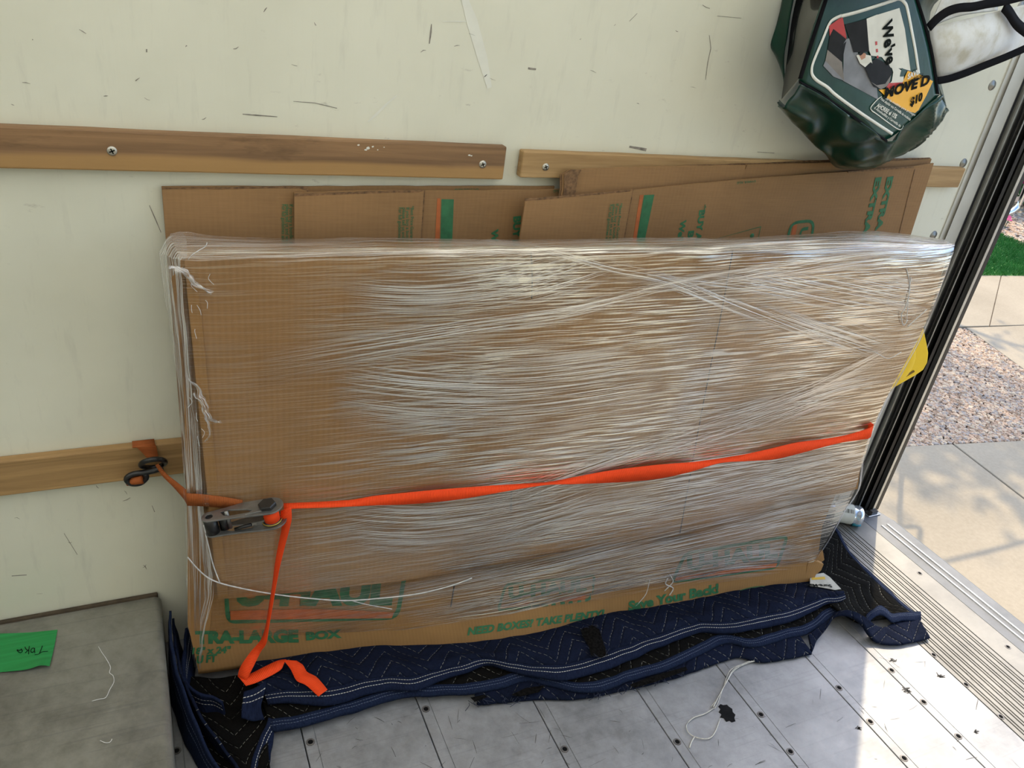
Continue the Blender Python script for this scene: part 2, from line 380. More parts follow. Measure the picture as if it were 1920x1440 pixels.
QUILT_B = m_quilt('quilt_blue', (0.0066, 0.0098, 0.0240)); QUILT_K = m_quilt('quilt_black', (0.0048, 0.0045, 0.004)); HEM_B = m_hem('hem_blue', (0.0085, 0.0130, 0.0330)); HEM_P = m_hem('hem_blue_plain', (0.0105, 0.0165, 0.0400), (0.16, 0.19, 0.27))
RED_WEB = m_webbing('orange_webbing', (0.95, 0.075, 0.012)); OLD_WEB = m_webbing('faded_orange_webbing', (0.36, 0.098, 0.025))
BLACK_V = plain('black_vinyl', (0.01, 0.01, 0.011), 0.3, var=0.2)

# ================================================================== THE SETTING
XE = 2.07          # rear end of the wall panel
wall = obj('wall_left', *box_vf(-3.2, XE, 0.0, 0.03, -0.05, 2.2), W_WALL); tag(wall, kind='structure')
tag(box('wall_right', -3.2, 2.3, -2.36, -2.33, -0.05, 2.2, W_WALL), kind='structure')
tag(box('wall_front', -3.23, -3.2, -2.36, 0.03, -0.05, 2.2, W_WALL), kind='structure')
ROOF = NT('roof_translucent'); ROOF.n.remove(ROOF.b)
_tl = ROOF.node('ShaderNodeBsdfTranslucent'); _tl.inputs[0].default_value = (0.80, 0.77, 0.64, 1)
_df = ROOF.node('ShaderNodeBsdfDiffuse'); _df.inputs[0].default_value = (0.7, 0.69, 0.64, 1)
_mx = ROOF.node('ShaderNodeMixShader'); _mx.inputs[0].default_value = 0.25
ROOF.l.new(_tl.outputs[0], _mx.inputs[1]); ROOF.l.new(_df.outputs[0], _mx.inputs[2]); ROOF.l.new(_mx.outputs[0], ROOF.out.inputs[0])
ceil = obj('ceiling', [(-3.23, -2.36, 2.2), (2.3, -2.36, 2.2), (2.3, 0.03, 2.2), (-3.23, 0.03, 2.2)], [(0, 1, 2, 3)], ROOF.m); tag(ceil, kind='structure')
tag(box('trim_1', 2.12, 2.30, -2.36, 0.03, 2.02, 2.19, PALE_MET), kind='structure')      # header over the rear opening

# floor: planks run across, each a part; screws along each joint
floor = box('floor', -3.2, 1.85, -2.33, 0.0, -0.06, -0.012, HOLE); tag(floor, kind='structure')
joints = [-3.102 + 0.256 * i for i in range(13)] + [0.225, 0.482, 0.738, 0.994, 1.236, 1.491, 1.678, 1.848]
joints = [round(0.225 - 0.2565 * i, 4) for i in range(12, 0, -1)] + [0.225, 0.482, 0.738, 0.994, 1.236, 1.491, 1.678, 1.848]
def screw_mesh():
    bm = bmesh.new(); seg = 14; prof = [(0.0092, 0.0), (0.0088, 0.0009), (0.0062, 0.0010), (0.0050, 0.0004)]
    rings = [[bm.verts.new((r * math.cos(6.2832 * k / seg), r * math.sin(6.2832 * k / seg), h)) for k in range(seg)] for r, h in prof]
    for a, b in zip(rings, rings[1:]):
        for k in range(seg): bm.faces.new((a[k], a[(k + 1) % seg], b[(k + 1) % seg], b[k]))
    f = bm.faces.new(rings[-1]); f.material_index = 1
    for k, fc in enumerate(bm.faces):
        if seg <= k < 2 * seg: fc.material_index = 2
    me = bpy.data.meshes.new('screw'); bm.to_mesh(me); bm.free(); me.materials.append(SCREW_D); me.materials.append(HOLE); me.materials.append(SCREW_R); return me
SCREW_ME = screw_mesh()
def floor_screw(x, y, parent, z=0.0, s=1.0):
    o = bpy.data.objects.new('screw', SCREW_ME); link(o, parent); o.location = V((x, y, z)) - OFFof(parent); o.rotation_euler = (0, 0, random.random() * 6); o.scale = (s, s, s); return o
for i in range(len(joints) - 1):
    x0, x1 = joints[i] + 0.0012, joints[i + 1] - 0.0012
    g = x0 + 0.024
    prof = [(x0, -0.012), (x0, -0.0010), (x0 + 0.0010, 0.0), (g - 0.0009, 0.0), (g, -0.0014), (g + 0.0009, 0.0), (x1 - 0.0010, 0.0), (x1, -0.0010), (x1, -0.012)]
    n = len(prof); vv = [(x, -2.33, z) for x, z in prof] + [(x, -0.001, z) for x, z in prof]
    p = obj('plank', vv, [(k, k + 1, k + 1 + n, k + n) for k in range(n - 1)] + [tuple(range(n - 1, -1, -1)), tuple(range(n, 2 * n))], ALU, floor)
    if x1 > -0.05:
        offs = {0.225: -0.363, 0.482: -0.359, 0.738: -0.550, 0.994: -0.615, 1.236: -0.617, 1.491: -0.616, 1.678: -0.616}
        ys = offs.get(joints[i], -0.30)
        y = ys
        while y > -2.2: floor_screw(joints[i] + 0.0125, y, p); y -= 0.104 if joints[i] > 0.9 else 0.185
        y = ys + 0.104
# ribbed threshold, its flat strip and the outer sill
def strip(name, prof, y0, y1, mat, parent=None):
    n = len(prof); vv = [(x, y0, z) for x, z in prof] + [(x, y1, z) for x, z in prof]
    return obj(name, vv, [(k, k + 1, k + 1 + n, k + n) for k in range(n - 1)] + [tuple(range(n - 1, -1, -1)), tuple(range(n, 2 * n))], mat, parent)
prof = [(1.8492, -0.02), (1.8492, 0.0005)]; x = 1.862
k = 0
while x < 2.052:
    prof += [(x, 0.0005), (x + 0.0008, -0.0035), (x + 0.0034, -0.0035), (x + 0.0042, 0.0005)]
    x += 0.0165 if k % 2 else 0.0095; k += 1
prof += [(2.128, 0.0005), (2.128, -0.02)]
th = strip('trim_2', prof, -2.33, 0.0, ALU_T); tag(th, kind='structure')
for y in (-0.352, -0.659, -0.966, -1.27, -1.58): floor_screw(2.103, y, th, 0.0005, 0.9)
for y in (-0.613, -0.716, -0.819, -0.922): floor_screw(1.855, y, th, 0.0005, 0.95)
prof = [(2.129, -0.03), (2.129, 0.001), (2.238, 0.001), (2.248, -0.004), (2.252, -0.012), (2.252, -0.10), (2.129, -0.10)]
sill = strip('trim_3', prof, -2.36, -0.118, ALU_S); tag(sill, kind='structure')
RIDGE = m_alu('pale_ridge', (0.42, 0.42, 0.42), (0.60, 0.60, 0.60), 0.2, (0.4, 0.55), 14)  # ridges in a paler metal than the sill
for xr_ in (2.171, 2.197): strip('sill_ridge', [(xr_ - .0045, 0.0008), (xr_ - .0025, 0.0040), (xr_ + .0025, 0.0040), (xr_ + .0045, 0.0008)], -2.34, -0.135, RIDGE, sill)
obj('sill_end', [(2.129, -0.118, 0.001), (2.238, -0.118, 0.001), (2.205, 0.03, 0.001), (2.129, 0.03, 0.001), (2.129, -0.118, -0.1), (2.25, -0.118, -0.1), (2.215, 0.03, -0.1), (2.129, 0.03, -0.1)], [(0, 1, 2, 3), (1, 5, 6, 2), (4, 7, 6, 5), (0, 4, 5, 1), (2, 6, 7, 3)], ALU_S, sill)
bumper = box('bumper_step', 2.20, 2.33, -0.10, 0.12, -0.42, -0.10, BLACK_PAINT, None, 0.004); tag(bumper, 'dark steel bumper corner below the rear sill', 'bumper')

# rear door frame: vertical profile made of strips, traced in plan
def XY(u, y, v=380): p = onY(u, v, y); return (p.x, p.y)
def vstrip(name, pts, mat, parent=None, z0=0.0, z1=2.15):
    n = len(pts); vv = [(x, y, z0) for x, y in pts] + [(x, y, z1) for x, y in pts]
    o = obj(name, vv, [(k, k + 1, k + 1 + n, k + n) for k in range(n - 1)], mat, parent); thick(o, 0.002, 0); return o
frame = empty('door_1', (2.14, -0.03, 0)); tag(frame, kind='structure')
vstrip('frame_strip', [XY(1787, 0.0), XY(1789, -0.003), XY(1800, -0.003)], GREY_MET if False else PALE_MET, frame)
vstrip('frame_channel', [XY(1800, -0.003), XY(1800.5, -0.010), XY(1821, -0.012), XY(1822, -0.004)], PALE_MET, frame)
vstrip('seal_gap', [XY(1821, -0.006), XY(1828, -0.006)], BLACK_RUB, frame)
pts = []
for k in range(9):
    a = math.pi * k / 8; u = 1827 + (1845 - 1827) * k / 8; pts.append(XY(u, -0.012 - 0.014 * math.sin(a)))
vstrip('guide_tube', pts, GREY_MET, frame)
vstrip('track_flange', [XY(1845, -0.022), XY(1846, -0.036), XY(1853, -0.040)], BLACK_PAINT, frame)
vstrip('track_lip', [XY(1853, -0.040), XY(1854, -0.046), XY(1855.5, -0.046)], GREY_MET, frame)
vstrip('track_back', [XY(1855, -0.036), XY(1868, -0.036)], BLACK_RUB, frame)
vstrip('track_rib', [XY(1868, -0.036), XY(1869, -0.052), XY(1874, -0.054), XY(1875, -0.048)], BLACK_PAINT, frame)
vstrip('track_cover', [XY(1875, -0.048), XY(1879, -0.056), XY(1888, -0.064)], BLACK_RUB, frame)
vstrip('outer_edge', [XY(1888, -0.064), XY(1889, -0.068), XY(1893, -0.066), (2.235, 0.03)], SILVER, frame)
box('outer_post', 2.195, 2.235, -0.060, 0.03, 0.0, 2.15, BLACK_PAINT, frame)
box('base_clip', 2.16, 2.215, -0.088, -0.066, 0.0015, 0.006, CHROME, frame, 0.001)
obj('base_bracket', *box_vf(2.178, 2.205, -0.082, -0.068, 0.006, 0.016), SCREW_D, frame)
fr2 = empty('door_2', (2.2, -2.3, 0)); tag(fr2, kind='structure')
box('outer_post', 2.07, 2.235, -2.36, -2.27, 0.0, 2.15, BLACK_PAINT, fr2)
# washers riveted along the wall edge
def washer(u, v, parent):
    p = onY(u, v, 0.0); lathe('rivet', [(0.0, 0.005), (0.004, 0.005), (0.006, 0.0025), (0.0115, 0.0025), (0.013, 0.0)], p, (0, -1, 0), GREY_MET, parent, 18)
for u, v in ((1860, 160), (1806, 306), (1750, 441), (1914, 12)): washer(u, v, wall)

# ------------------------------------------------------------------ wooden rails
def rail(name, u0, u1, vt, label, mat, zt, zb, x0, x1, th=0.022, screws=(), bev=0.003):
    c = V(((x0 + x1) / 2, -th, (zt + zb) / 2)); e = empty(name, (c.x, 0, zb)); tag(e, label, 'wooden rail')
    nx = 40; vv = []; fs = []
    for i in range(nx + 1):
        x = x0 + (x1 - x0) * i / nx; j = [noise.noise(V((x * 9, zt * 7 + k, 0))) * 0.0012 for k in range(4)]
        vv += [(x, -0.0005, zt + j[0]), (x, -th + j[1], zt + j[0]), (x, -th + j[2], zb + j[3]), (x, -0.0005, zb + j[3])]
    for i in range(nx):
        for k in range(4): a = i * 4 + k; b = i * 4 + (k + 1) % 4; fs.append((a, b, b + 4, a + 4))
    fs += [(3, 2, 1, 0), tuple(nx * 4 + k for k in range(4))]
    bevel(obj('board', vv, fs, mat, e), bev, 2)
    for (u, v) in screws:
        p = onY(u, v, -th); s = lathe('screw', [(0.0078, 0.0), (0.0074, 0.0016), (0.0035, 0.0024), (0.0, 0.0025)], p, (0, -1, 0), SCREW, e, 18)
        for ang in (0.4, 0.4 + math.pi / 2):
            d = V((math.cos(ang), 0, math.sin(ang))) * 0.0044; w = V((-math.sin(ang), 0, math.cos(ang))) * 0.0010; q = p + V((0, -0.0027, 0))
            obj('cross_slot', [q - d - w, q + d - w, q + d + w, q - d + w], [(0, 1, 2, 3)], HOLE, s)
    return e
TH = 0.022
zt = onY(480, 252.7, -TH).z; 
def zpx(u, v, y=-TH): return onY(u, v, y).z
RAIL1 = rail('rail_board', 0, 0, 0, 'weathered brown upper wall rail with two screws and white paint fleck', WOOD_D, zpx(480, 256), zpx(480, 327), -2.6, onY(948, 300, -TH).x, TH, [(210, 283), (905, 308)])
_fl = plain('white_paint_fleck', (0.72, 0.71, 0.64), 0.5)
for (u, v, s) in ((690, 278, 1.0), (686, 281, .6), (699, 275, .5), (672, 272, .5), (720, 276, .3), (708, 281, .3), (880, 291, .5), (884, 292, .4)):
    P = [onY(u + s * 5 * math.cos(k * 1.05) * (0.7 + 0.5 * random.random()), v + s * 3.2 * math.sin(k * 1.05) * (0.7 + 0.5 * random.random()), -TH - 0.0016) for k in range(6)]
    obj('paint_fleck', P, [tuple(range(6))], _fl, RAIL1)
rail('rail_board', 0, 0, 0, 'yellowish upper wall rail with one screw, behind the cartons', WOOD_L, zpx(1100, 288), zpx(985, 333), onY(979, 305, -TH).x, onY(1806, 330, -TH).x, TH, [(1023, 313)])
rail('rail_board', 0, 0, 0, 'lower wall rail of pale worn wood with the orange strap looped round it', WOOD_M, zpx(170, 848), zpx(170, 910), -2.6, 1.98, TH, [])

# ------------------------------------------------------------------ wheel box at the left
ZW = 0.155
ww = empty('wheel_box', (-0.6, -0.35, 0)); tag(ww, 'dented grey steel wheel-arch box with the green note on top', 'wheel box')
XR = -0.022
rows = []
for k in range(7):
    a = math.pi / 2 * k / 6; rows.append([(XR - 0.016 + 0.016 * math.sin(a), y, ZW - 0.016 + 0.016 * math.cos(a)) for y in [-0.95 + 0.94 * i / 24 for i in range(25)]])
rows = [[(-1.35, y, ZW) for y in [-0.95 + 0.94 * i / 24 for i in range(25)]], [(-0.7, y, ZW) for y in [-0.95 + 0.94 * i / 24 for i in range(25)]]] + rows + [[(XR, -0.95 + 0.94 * i / 24, 0.001) for i in range(25)]]
loft('steel_top', rows, STEEL_W, ww, nu=25, jitter=0.0012, jscale=14, smooth=True)
vv, ff = box_vf(-1.35, XR, -0.952, -0.94, 0.001, ZW - 0.004); obj('front_plate', vv, ff, STEEL_W, ww)
vv, ff = box_vf(-1.35, XR - 0.006, -0.010, -0.001, ZW - 0.008, ZW + 0.006); bevel(obj('sealant_bead', vv, ff, plain('brown_sealant', (0.06, 0.042, 0.024), 0.8, var=0.4), ww), 0.003)
bm_v = []; bm_f = []
for i in range(34):
    y = -0.94 + 0.013 * i; b = len(bm_v)
    bm_v += [(XR + 0.0005, y, 0.002), (XR + 0.010, y + 0.004, 0.002), (XR + 0.0005, y + 0.009, 0.002), (XR + 0.0005, y + 0.0045, 0.016)]
    bm_f += [(b, b + 1, b + 3), (b + 1, b + 2, b + 3), (b, b + 2, b + 1)]
o = obj('weld_bead', bm_v, bm_f, STEEL_W, ww); o['kind'] = 'stuff'
# green note
NOTE = NT('green_tape'); s_ = NOTE.sep(NOTE.coord('Object')); 
_n = NOTE.noise(NOTE.coord('Object', (2, 60, 1), (0, 0, 0.05)), 2.2, 3); NOTE.set(NOTE.ramp(_n, [(0.3, (0.012, 0.20, 0.045)), (0.7, (0.020, 0.29, 0.075))]), 0.5, 0, 0.4)
note = empty('tape_note', onZ(50, 1220, ZW)); tag(note, 'green tape note with a handwritten word, stuck on the wheel box', 'note')
q = [[onZ(-14, 1188, ZW + .002), onZ(50, 1186, ZW + .002), onZ(108, 1180.5, ZW + .002)], [onZ(-16, 1225, ZW + .002), onZ(48, 1222, ZW + .003), onZ(101, 1216, ZW + .003)], [onZ(-18, 1262, ZW + .003), onZ(45, 1256, ZW + .006), onZ(75, 1248, ZW + .011), onZ(93, 1249, ZW + .007)]]
loft('paper', q, NOTE.m, note, nu=22, nv=14, jitter=0.0004, jscale=40)
INK = plain('black_ink', (0.006, 0.008, 0.007), 0.8, spec=0.1)
def stroke(name, px, z, r, mat, parent, rads=None): return tube(name, [onZ(u, v, z) for u, v in px], r, mat, parent, n=4 * len(px), seg=5, rads=rads)
def cn(x, y): return (x / 5.1424, 1160 + y / 5.1424)
for s in ([(335, 348), (372, 342), (405, 320), (462, 314)], [(408, 262), (398, 290), (378, 340)], [(335, 285), (330, 310), (312, 326), (296, 312), (306, 290), (328, 285), (336, 330)],
          [(283, 265), (278, 300), (276, 342)], [(276, 300), (258, 300), (240, 272)], [(276, 300), (255, 318), (243, 330)], [(205, 296), (185, 306), (164, 299), (176, 318), (200, 328), (214, 312), (204, 290)]):
    stroke('pen_stroke', [cn(*p) for p in s], ZW + 0.0042, 0.0007, INK, note)
# pale threads lying on the wheel box
for i, s in enumerate(([(950, 270), (985, 330), (1020, 380), (1065, 465), (1055, 520), (1090, 550), (1098, 610), (1060, 680), (1020, 760), (960, 775), (885, 795)], [(965, 1175), (1015, 1195), (1060, 1190), (1080, 1160)])):
    t_ = stroke('loose_thread', [cn(*p) for p in s], ZW + 0.0022, 0.0006, FILM_W, None)
    tag(t_, ['long pale thread lying on the wheel box near the note', 'short pale curled thread low on the wheel box'][i], 'thread', 'threads on the wheel box')

# ------------------------------------------------------------------ scuffs on wall and floor (one mesh each)
def scuffs(name, marks, mat, parent):
    vv = []; ff = []
    for pts, w in marks:
        P = [V(p) for p in pts]; b = len(vv); n = V((0, -1, 0)) if parent is wall else V((0, 0, 1))
        for i, p in enumerate(P):
            t = (P[min(i + 1, len(P) - 1)] - P[max(i - 1, 0)]).normalized(); s = t.cross(n); k = w * (0.25 + 0.75 * math.sin(math.pi * (i + 0.3) / (len(P) - 0.4))) * (0.7 + 0.6 * random.random())
            vv += [p + s * k, p - s * k]
        ff += [(b + 2 * i, b + 2 * i + 1, b + 2 * i + 3, b + 2 * i + 2) for i in range(len(P) - 1)]
    o = obj(name, vv, ff, mat, parent); o['kind'] = 'stuff'; return o
SCUFF = plain('scuff_dark', (0.24, 0.22, 0.19), 0.8, var=0.4, vs=90); SCUFF_L = plain('scuff_pale', (0.74, 0.745, 0.67), 0.4, var=0.04); SCUFF_G = plain('scuff_grey', (0.57, 0.565, 0.485), 0.55, var=0.10, vs=70)
def wp(u, v): return onY(u, v, -0.0006)
mk = [([wp(809, 45), wp(808, 60), wp(805, 82)], 0.0013), ([wp(455, 214), wp(480, 216), wp(520, 219)], 0.0012), ([wp(550, 190), wp(590, 193), wp(632, 203)], 0.0009), ([wp(275, 92), wp(275, 98)], 0.0012),
      ([wp(1330, 66), wp(1333, 90), wp(1327, 118), wp(1323, 150)], 0.0008), ([wp(1180, 40), wp(1195, 25)], 0.0006), ([wp(280, 385), wp(291, 410), wp(302, 436)], 0.0010), ([wp(1420, 285), wp(1452, 287)], 0.0008), ([wp(1180, 275), wp(1212, 281)], 0.004),
      ([wp(120, 1000), wp(145, 1040)], 0.0007), ([wp(22, 1080), wp(50, 1078)], 0.0012), ([wp(285, 948), wp(290, 960)], 0.0008), ([wp(60, 74), wp(62, 74.6)], 0.001), ([wp(1345, 30), wp(1390, 34)], 0.0007), ([wp(990, 128), wp(1005, 130)], 0.003)]
rnd = random.Random(3)
for i in range(34):
    u = rnd.uniform(10, 1430); v = rnd.uniform(8, 225) if rnd.random() < .75 else rnd.uniform(900, 1130)
    if v > 800: u = rnd.uniform(5, 290)
    a = rnd.gauss(0, 0.5); L = rnd.uniform(3, 16); mk.append(([wp(u, v), wp(u + L * .5 * math.cos(a), v + L * .5 * math.sin(a) + rnd.uniform(-2, 2)), wp(u + L * math.cos(a), v + L * math.sin(a))], rnd.uniform(0.0003, 0.0008)))
scuffs('scuff_marks', mk, SCUFF, wall)
scuffs('pale_scuffs', [([wp(690, 228), wp(705, 215), wp(725, 195), wp(745, 178)], 0.0022), ([wp(870, -5), wp(885, 40), wp(905, 110), wp(918, 165)], 0.0135), ([wp(830, 40), wp(875, 40)], 0.0015)], SCUFF_L, wall)
def fp(u, v): return onZ(u, v, 0.0006)
mk = []
for (u, v) in ((1673, 1237), (1695, 1292), (1702, 1296), (1827, 1371), (1607, 1364), (1760, 1265)):
    for k in range(5): mk.append(([fp(u + rnd.gauss(0, 4), v + rnd.gauss(0, 3)), fp(u + rnd.gauss(3, 4), v + rnd.gauss(1, 2)), fp(u + rnd.gauss(6, 4), v + rnd.gauss(2, 2))], rnd.uniform(0.001, 0.003)))
for i in range(90):
    u = rnd.uniform(600, 1900); v = rnd.uniform(1320 if u < 1500 else 1230, 1440); a = rnd.uniform(0, 3.14); L = rnd.uniform(4, 40)
    mk.append(([fp(u, v), fp(u + L * .5 * math.cos(a), v + L * .4 * math.sin(a)), fp(u + L * math.cos(a), v + L * math.sin(a) * .8 + rnd.uniform(-3, 3))], rnd.uniform(0.00025, 0.0006)))
scuffs('grime_marks', mk, plain('floor_grime', (0.07, 0.065, 0.06), 0.8, var=0.3), floor)

# ------------------------------------------------------------------ flattened cartons leaning on the wall
def onL(u, v, y):
    p = onY(u, v, y); return onY(u, v, y - .032 * (1.08 - p.z) / 1.06)
def sheet(name, px, y, depth, mat, parent, drop=1.02, lean=0.0, xr=None):
    """outline from a traced top edge; sides run down parallel"""
    top = [onL(u, v, y) for u, v in px]; zb = 0.02; yb_ = y - .032
    dxl, dxr = (0, 0) if xr is None else xr
    loop = top + [V((top[-1].x + dxr, yb_, zb)), V((top[0].x + dxl, yb_, zb))]
    return prism(name, loop, depth, mat, parent)
def torn(px, amp=1.2, step=9, seed=1):
    r = random.Random(seed); out = []
    for (a, b), (c, d) in zip(px, px[1:]):
        n = max(1, int(abs(c - a) / step))
        for i in range(n): out.append((a + (c - a) * i / n, b + (d - b) * i / n + (r.uniform(-amp, amp) if i else 0)))
    out.append(px[-1]); return out
GRP = 'flattened cartons behind the wrapped package'
# 1: leftmost
c1 = empty('flat_carton', (0.55, -0.010, 0.02)); tag(c1, 'leftmost flattened brown carton, nearest the wall', 'carton', GRP)
sheet('back_panel', torn([(303, 350), (420, 349), (578, 350), (720, 349), (1040, 349)], 0.6, 30, 3), -0.008, 0.004, CARD, c1)
sheet('front_flap', torn([(304, 356), (430, 355), (560, 353.5), (575, 358)], 0.7, 14, 4), -0.015, 0.0045, CARD, c1)
sheet('torn_edge', torn([(304, 352.5), (430, 351.5), (560, 350.5), (578, 351)], 0.9, 8, 5), -0.0125, 0.003, CARD_E, c1)
# 2: second
c2 = empty('flat_carton', (0.75, -0.022, 0.02)); tag(c2, 'flattened carton with a green and orange stripe, second from the left', 'carton', GRP)
sheet('back_panel', torn([(552, 361), (700, 357), (800, 357), (985, 356), (1200, 352)], 0.6, 26, 6), -0.020, 0.004, CARD, c2)
sheet('front_flap', torn([(552, 369), (680, 364), (786, 361), (795, 358)], 0.6, 14, 7), -0.0265, 0.0045, CARD, c2)
sheet('torn_edge', torn([(552, 364.5), (680, 360), (780, 357.5), (797, 357.5)], 0.9, 8, 8), -0.0245, 0.003, CARD_E, c2)
# 4: behind the third, upper right with the crumpled corner
c4 = empty('flat_carton', (1.3, -0.032, 0.02)); tag(c4, 'flattened carton with crumpled corner, standing behind the tilted one', 'carton', GRP)
sheet('left_flap', torn([(1062, 338), (1082, 320), (1098, 317), (1250, 312), (1398, 310), (1396, 325)], 0.6, 20, 9), -0.036, 0.005, CARD, c4)
sheet('right_flap', torn([(1392, 330), (1401, 309), (1550, 305), (1700, 301), (1747, 298)], 0.6, 20, 10), -0.036, 0.005, CARD, c4)
sheet('back_panel', torn([(1062, 333), (1100, 317.5), (1400, 307), (1560, 300), (1745, 296)], 0.8, 18, 11), -0.029, 0.0045, CARD_E, c4)
for k in range(3):
    sheet('crumpled_corner', [(1050 + 4 * k, 352), (1050 + 4 * k, 328 - k), (1063 + 4 * k, 320 - k), (1080 + 5 * k, 318.5), (1084, 330)], -0.037 - 0.002 * k, 0.0015, CARD_E if k != 1 else CARD, c4)
# 3: tilted front carton
c3 = empty('flat_carton', (1.35, -0.052, 0.02)); tag(c3, 'tilted front carton printed with large green lettering, on the right', 'carton', GRP)
Y3 = -0.050
sheet('main_panel', torn([(986, 374), (1185, 357), (1300, 345), (1430, 333), (1590, 322), (1640, 316), (1712, 312), (1751, 306)], 0.5, 30, 12), Y3, 0.004, CARD, c3, xr=(-0.02, 0.06))
sheet('front_flap', torn([(985, 378), (1100, 368), (1180, 360), (1186, 356)], 0.6, 14, 13), Y3 - 0.007, 0.0045, CARD, c3, xr=(-0.02, 0.01))
sheet('torn_edge', torn([(985, 373), (1100, 364), (1180, 356.5), (1188, 355.5)], 0.9, 8, 14), Y3 - 0.0045, 0.003, CARD_E, c3, xr=(-0.02, 0.01))
prism('torn_edge', [onL(u, v, Y3 - 0.0025) for u, v in torn([(1590, 321.5), (1660, 315.5), (1713, 312.5)], 0.7, 8, 16) + [(1713, 314.5), (1660, 318), (1590, 324)]], 0.002, CARD_E, c3)
prism('crease', [onL(u, v, Y3 - 0.0012) for u, v in [(1715, 318), (1716.2, 318), (1686.2, 440), (1685, 440)]], 0.0004, CARD_E, c3)
# carton print: all of it reads downwards
NW = V((0, -1, 0))
def ptext(parent, s, u0, v0, u1, v1, hpx, y, bold=0.03, mat=GREEN_INK, shear=0.0, name='printed_text'):
    p0 = onL(u0, v0, y); p1 = onL(u1, v1, y); h = hpx * 0.00128
    return put_text(name, s, p0, p1, h, NW, mat, parent, bold, shear)
def pquad(parent, name, px, y, mat, depth=0.0006): return prism(name, [onL(u, v, y) for u, v in px], depth, mat, parent)
def pframe(name, loop, w, nrm, mat, parent, lift=0.0008):
    L = [V(p) for p in loop]; n = len(L); c = sum(L, V()) / n; vv = []
    for i, p in enumerate(L):
        t = (L[(i + 1) % n] - L[i - 1]).normalized(); s = nrm.cross(t)
        if s.dot(c - p) < 0: s = -s
        vv += [p + nrm * lift, p + s * w + nrm * lift]
    return obj(name, vv, [(2 * i, 2 * ((i + 1) % n), 2 * ((i + 1) % n) + 1, 2 * i + 1) for i in range(n)], mat, parent)
def rrect(a, b, c, d, r=0.15, k=5):
    """rounded quad through four 3-D corners a,b,c,d"""
    P = [V(a), V(b), V(c), V(d)]; out = []
    for i in range(4):
        p = P[i]; q0 = P[i - 1]; q1 = P[(i + 1) % 4]; m = min((q0 - p).length, (q1 - p).length) * r
        s0 = p + (q0 - p).normalized() * m; s1 = p + (q1 - p).normalized() * m
        for j in range(k + 1):
            t = j / k; out.append(s0 * (1 - t) ** 2 + p * 2 * t * (1 - t) + s1 * t * t)
    return out
y2 = -0.0272
for i, (s, u0, u1) in enumerate((('*Best Price Guarantee', 770, 769), ('If you buy a bundle, and', 761.5, 761), ('please tell us and we will', 754.5, 753), ('For full guidelines and see', 747.5, 746))):
    ptext(c2, s, u0, 386 + (0 if i == 0 else 3), u1, 386 + 86 - (14 if i == 0 else 0), 5.2, y2, 0.012)
    ptext(c1, s, u0 - 219, 381 + (0 if i == 0 else 2), u1 - 218, 381 + 84 - (14 if i == 0 else 0), 5.2, -0.0157, 0.012)
    ptext(c3, s, [1162, 1155, 1149, 1143][i], 381 + i, [1153, 1146, 1139, 1133][i], 381 + i + 84, 5.2, Y3 - 0.0078, 0.012)
pquad(c2, 'orange_stripe', [(820, 372), (826, 372), (824, 450), (816, 450)], -0.0205, ORANGE_INK); pquad(c2, 'green_stripe', [(828, 373.5), (851, 374), (848, 450), (826, 450)], -0.0205, GREEN_INK)
pquad(c3, 'orange_stripe', [(1200, 366), (1206, 365.5), (1192, 455), (1186, 455)], Y3 - 0.0006, ORANGE_INK); pquad(c3, 'green_stripe', [(1208, 366), (1227, 365), (1208, 455), (1193, 455)], Y3 - 0.0006, GREEN_INK)
ptext(c3, '*BUY A BUNDLE', 1313, 384, 1292, 530, 13, Y3, 0.05); ptext(c3, 'Best Price', 1291, 433, 1275, 530, 12, Y3, 0.05); ptext(c3, "We'll match", 1277, 412, 1258, 510, 12, Y3, 0.05)
ptext(c2, 'BUY A BUNDLE', 963, 406, 960, 545, 13, -0.0205, 0.05); ptext(c2, "We'll match", 922, 430, 920, 530, 12, -0.0205, 0.05)
ptext(c3, 'EXTRA GRANDE', 1664, 332, 1612, 560, 16, Y3 - 0.0004, 0.055); ptext(c3, 'EXTRA-LARGE', 1642, 333, 1592, 545, 16, Y3 - 0.0004, 0.055)
for (par, u, v, w, y) in ((c1, 875, 353.5, -44, -0.0085), (c2, 1060, 355.5, -44, -0.0205)):
    ptext(par, 'U-HAUL XLG', u + 22, v, u + 22 + w, v + 0.5, 4, y, 0.02)
ptext(c3, 'U-HAUL XLG', 1417, 338, 1382, 341, 4, Y3, 0.02)
# rotated badge and warning triangle on the tilted carton
a, b, c_, d_ = [onL(u, v, Y3 - 0.0002) for u, v in ((1481, 415), (1530, 410), (1505, 540), (1455, 545))]
pframe('badge_frame', rrect(a, b, c_, d_, 0.35), 0.0075, NW, GREEN_INK, c3)
pquad(c3, 'badge_bar', [(1487, 423), (1495, 422), (1481, 500), (1473, 500)], Y3 - 0.0006, ORANGE_INK)
ptext(c3, 'U-HAUL', 1502, 427, 1480, 540, 18, Y3, 0.05)
pframe('warning_triangle', [onL(u, v, Y3 - 0.0002) for u, v in ((1427, 424), (1405, 520), (1340, 448))], 0.0028, NW, GREEN_INK, c3)
lathe('warning_mark', [(0, 0.0006), (0.006, 0.0006), (0.006, 0.0)], onL(1410, 442, Y3), (0, -1, 0), GREEN_INK, c3, 14)

# ------------------------------------------------------------------ the wrapped package
pk = empty('wrapped_package', V((0.86, -0.17, 0.03))); tag(pk, 'large flat cardboard package wrapped in clear stretch film', 'package')
THK = 0.080
